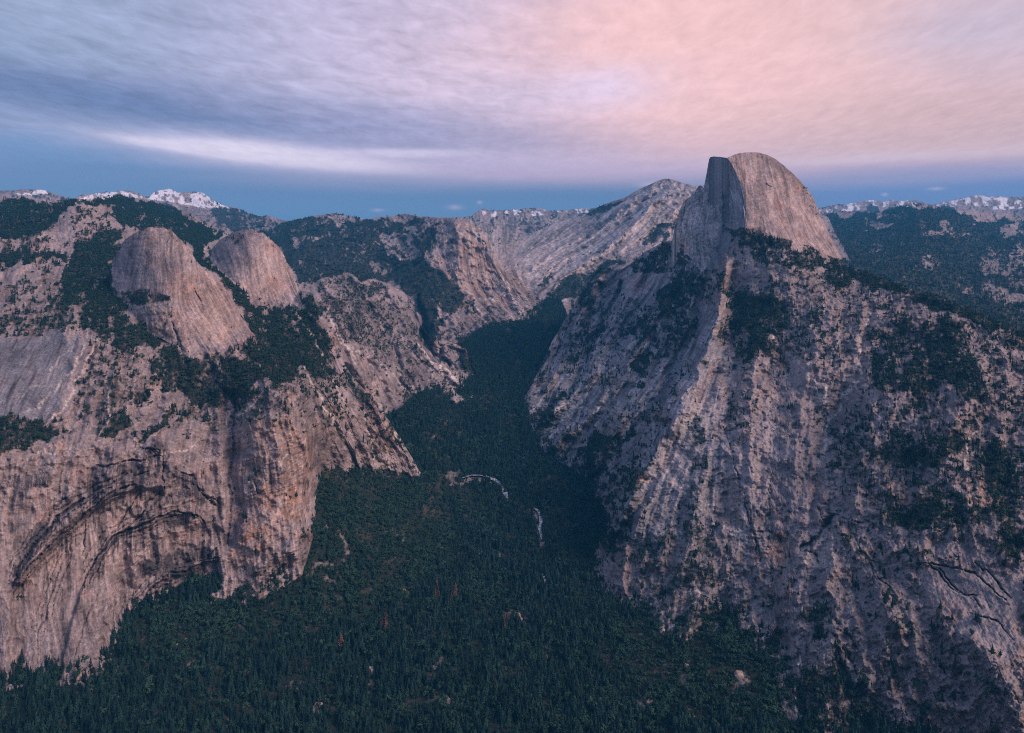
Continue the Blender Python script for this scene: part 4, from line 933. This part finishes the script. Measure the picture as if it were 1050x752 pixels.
def srgb(r, g, b): return tuple((c / 255 / 12.92) if c / 255 <= .04045 else ((c / 255 + .055) / 1.055) ** 2.4 for c in (r, g, b))
def ae(px, py):
    a = math.atan((px - CX) / F); return a, math.atan((CY - py) / F * math.cos(a))
# cloud deck: a flat layer seen in perspective, (x/z, y/z)
zz = M('MAXIMUM', Z_, .03)
U_, V_ = M('DIVIDE', X_, zz), M('DIVIDE', Y_, zz)
cs, sn = math.cos(R(35)), math.sin(R(35))
ur = M('ADD', M('MULTIPLY', U_, cs), M('MULTIPLY', V_, sn)); vr = M('SUBTRACT', M('MULTIPLY', V_, cs), M('MULTIPLY', U_, sn))
deck_big = NOISE(XYZ(M('MULTIPLY', U_, .35), M('MULTIPLY', V_, .22), 3.3), 1., 4., .55)
q_ = M('ADD', M('MAXIMUM', EL, 0.), .13)
U2, V2 = M('DIVIDE', AZ, q_), M('DIVIDE', 1., q_)
ru = M('ADD', M('MULTIPLY', U2, .8), M('MULTIPLY', V2, .45)); rv = M('SUBTRACT', M('MULTIPLY', V2, .9), M('MULTIPLY', U2, .45))
ripple = NOISE(XYZ(M('MULTIPLY', ru, 7.5), M('MULTIPLY', rv, 9.5), .7), 1., 3., .6, .5)
puffs = NOISE(XYZ(M('MULTIPLY', U2, 13.), M('MULTIPLY', V2, 8.), 2.), 1., 5., .66, .3)
streak = NOISE(XYZ(M('MULTIPLY', AZ, 2.2), M('MULTIPLY', EL, 26.), 5.), 1., 5., .55, .3)
wob = M('MULTIPLY', M('SUBTRACT', NOISE(XYZ(M('MULTIPLY', AZ, 3.), M('MULTIPLY', EL, 12.), 1.), 1., 4.), .5), 1.)
def blob(col, px, py, sx, sy, c, amt=1., rot=0., warp=.6, hard=1.):
    a, e = ae(px, py); da = M('MULTIPLY', M('SUBTRACT', AZ, a), F / sx); de = M('MULTIPLY', M('SUBTRACT', EL, e), F / sy)
    if rot:
        k, q = math.cos(R(rot)), math.sin(R(rot))
        X0 = M('SUBTRACT', AZ, a); Y0 = M('SUBTRACT', EL, e)
        da = M('MULTIPLY', M('ADD', M('MULTIPLY', X0, k), M('MULTIPLY', Y0, q)), F / sx)
        de = M('MULTIPLY', M('SUBTRACT', M('MULTIPLY', Y0, k), M('MULTIPLY', X0, q)), F / sy)
    de = M('ADD', de, M('MULTIPLY', wob, warp * 2)); da = M('ADD', da, M('MULTIPLY', M('SUBTRACT', streak, .5), warp))
    d = M('ADD', M('MULTIPLY', da, da), M('MULTIPLY', de, de))
    if hard != 1.: d = M('POWER', d, hard)
    f = M('MULTIPLY', M('EXPONENT', M('MULTIPLY', d, -1.)), amt)
    return MIX(f, col, srgb(*c))
col = MIX(SS(AZ, -.6, .75), srgb(150, 152, 185), srgb(206, 180, 190))
col = blob(col, 20, 20, 220, 90, (146, 160, 188), .9)
col = blob(col, 420, 40, 180, 110, (193, 182, 208), .8)
col = blob(col, 690, 30, 190, 90, (240, 192, 188), .9)
col = blob(col, 860, 60, 170, 90, (222, 182, 178), .85)
col = blob(col, 1000, 40, 90, 50, (170, 168, 190), .7)
col = blob(col, 720, 110, 200, 60, (238, 192, 190), .9)
col = blob(col, 610, 92, 60, 22, (228, 206, 228), .8, 0, .9)
col = blob(col, 520, 100, 90, 30, (208, 190, 212), .7, 0, .9)
col = blob(col, 950, 130, 170, 40, (212, 176, 174), .8)
col = blob(col, 120, 108, 280, 24, (100, 118, 158), .95, -8, .8)
col = blob(col, 380, 125, 220, 22, (138, 140, 176), .75, -4, .8)
col = blob(col, 60, 165, 160, 26, (112, 140, 180), .9, 0, .8)
col = blob(col, 300, 160, 150, 14, (214, 202, 226), .8, -4, .8)
col = blob(col, 300, 161, 120, 9, (238, 226, 240), .95, -4, .55, 1.6)
col = blob(col, 200, 153, 70, 4, (226, 214, 232), .8, -6, .4, 1.4)
col = blob(col, 400, 157, 90, 5, (226, 212, 232), .7, 1, .5, 1.4)
col = blob(col, 520, 165, 220, 14, (196, 178, 206), .7, 0, .9)
col = blob(col, 620, 178, 240, 9, (190, 168, 196), .7, 0, .6)
col = blob(col, 900, 163, 130, 5, (222, 196, 206), .7, 0, .5)
col = blob(col, 950, 176, 160, 8, (170, 158, 188), .7, 0, .6)
# fine structure of the deck
rip = M('MULTIPLY', SS(EL, .08, .2), SS(AZ, .25, -.15))
bright = M('ADD', 1., M('ADD', M('MULTIPLY', M('MULTIPLY', M('SUBTRACT', ripple, .5), .72), rip), M('MULTIPLY', M('SUBTRACT', puffs, .5), M('MULTIPLY', SS(EL, .06, .16), .44))))
bright = M('ADD', bright, M('MULTIPLY', M('SUBTRACT', streak, .5), .14))
bright = M('ADD', bright, M('MULTIPLY', M('SUBTRACT', deck_big, .5), .22))
vmul = nt.nodes.new('ShaderNodeVectorMath'); vmul.operation = 'SCALE'; nt.links.new(col, vmul.inputs[0]); nt.links.new(bright, vmul.inputs['Scale'])
cloud = vmul.outputs[0]
# open blue band under the deck: the clear sky
SUN_EL, SUN_AZ = R(35), R(121)                      # azimuth clockwise from the view direction (+Y)
sky = nt.nodes.new('ShaderNodeTexSky'); sky.sky_type = 'NISHITA'; sky.sun_disc = False
sky.sun_elevation = SUN_EL; sky.sun_rotation = SUN_AZ; sky.altitude = 2200; sky.ozone_density = 3.
edge_h = M('ADD', .093, M('MULTIPLY', wob, .05))
el_n = M('ADD', EL, M('MULTIPLY', M('SUBTRACT', streak, .5), .02))
deck = SS(el_n, .072, .108)
STR = .1
blue = MIX(SS(EL, 0., .11), srgb(112, 136, 176), srgb(92, 108, 150))
blue = MIX(SS(AZ, .1, .5), blue, srgb(112, 126, 178))
nis = nt.nodes.new('ShaderNodeVectorMath'); nis.operation = 'SCALE'; nt.links.new(sky.outputs[0], nis.inputs[0]); nis.inputs['Scale'].default_value = STR
clear = MIX(.15, blue, nis.outputs[0])
allc = MIX(deck, clear, cloud)
# overhead and to the west the deck thickens and darkens, but for the afterglow south of west
allc = MIX(SS(EL, .33, .75), allc, srgb(112, 112, 146))
west = SS(Y_, .25, -.35)
allc = MIX(west, allc, srgb(132, 150, 198))
glow = M('MULTIPLY', SS(M('ADD', M('MULTIPLY', X_, .9), M('MULTIPLY', Y_, -.5)), .35, .95), SS(Z_, .75, .2))
allc = MIX(glow, allc, srgb(255, 180, 160))
# small far cumulus tufts catching the last light
for px, py, sx, sy in ((467,213,7,2.4),(388,216,6,1.6),(492,208,2.5,1.8),(960,194,6,1.5),(907,200,2.5,1.4),(665,189,12,3)):
    allc = blob(allc, px, py, sx, sy, (196, 180, 198), .6, 0, .9)
fin = nt.nodes.new('ShaderNodeVectorMath'); fin.operation = 'SCALE'; nt.links.new(allc, fin.inputs[0]); fin.inputs['Scale'].default_value = .96 / STR
bg = nt.nodes.new('ShaderNodeBackground'); nt.links.new(fin.outputs[0], bg.inputs[0]); bg.inputs[1].default_value = STR
wo = nt.nodes.new('ShaderNodeOutputWorld'); nt.links.new(bg.outputs[0], wo.inputs[0])

# soft afterglow from the bright western clouds
sl = bpy.data.lights.new('sun', 'SUN'); sl.energy = 2.75; sl.angle = R(26); sl.color = (1., .75, .69)
so = bpy.data.objects.new('sun', sl); COL.objects.link(so)
from mathutils import Vector
dv = Vector((math.sin(SUN_AZ) * math.cos(SUN_EL), math.cos(SUN_AZ) * math.cos(SUN_EL), math.sin(SUN_EL)))
so.rotation_euler = dv.to_track_quat('Z', 'Y').to_euler()

# ------------------------------------------------------------------ camera and view
cam = bpy.data.cameras.new('camera'); co_ = bpy.data.objects.new('camera', cam); COL.objects.link(co_)
co_.location = (0, 0, ZC); co_.rotation_euler = (R(90), 0, 0)
cam.sensor_width = 36; cam.lens = 36 * F / 1050; cam.shift_y = -(376 - CY) / 1050
cam.clip_start = 5; cam.clip_end = 200000
SC.camera = co_
vs = SC.view_settings; vs.view_transform = 'Standard'; vs.look = 'None'; vs.gamma = 1; vs.use_curve_mapping = False; vs.exposure = .42
SC.cycles.use_denoising = False
SC.cycles.filter_width = 1.0
SC.cycles.max_bounces = 6; SC.cycles.volume_bounces = 0
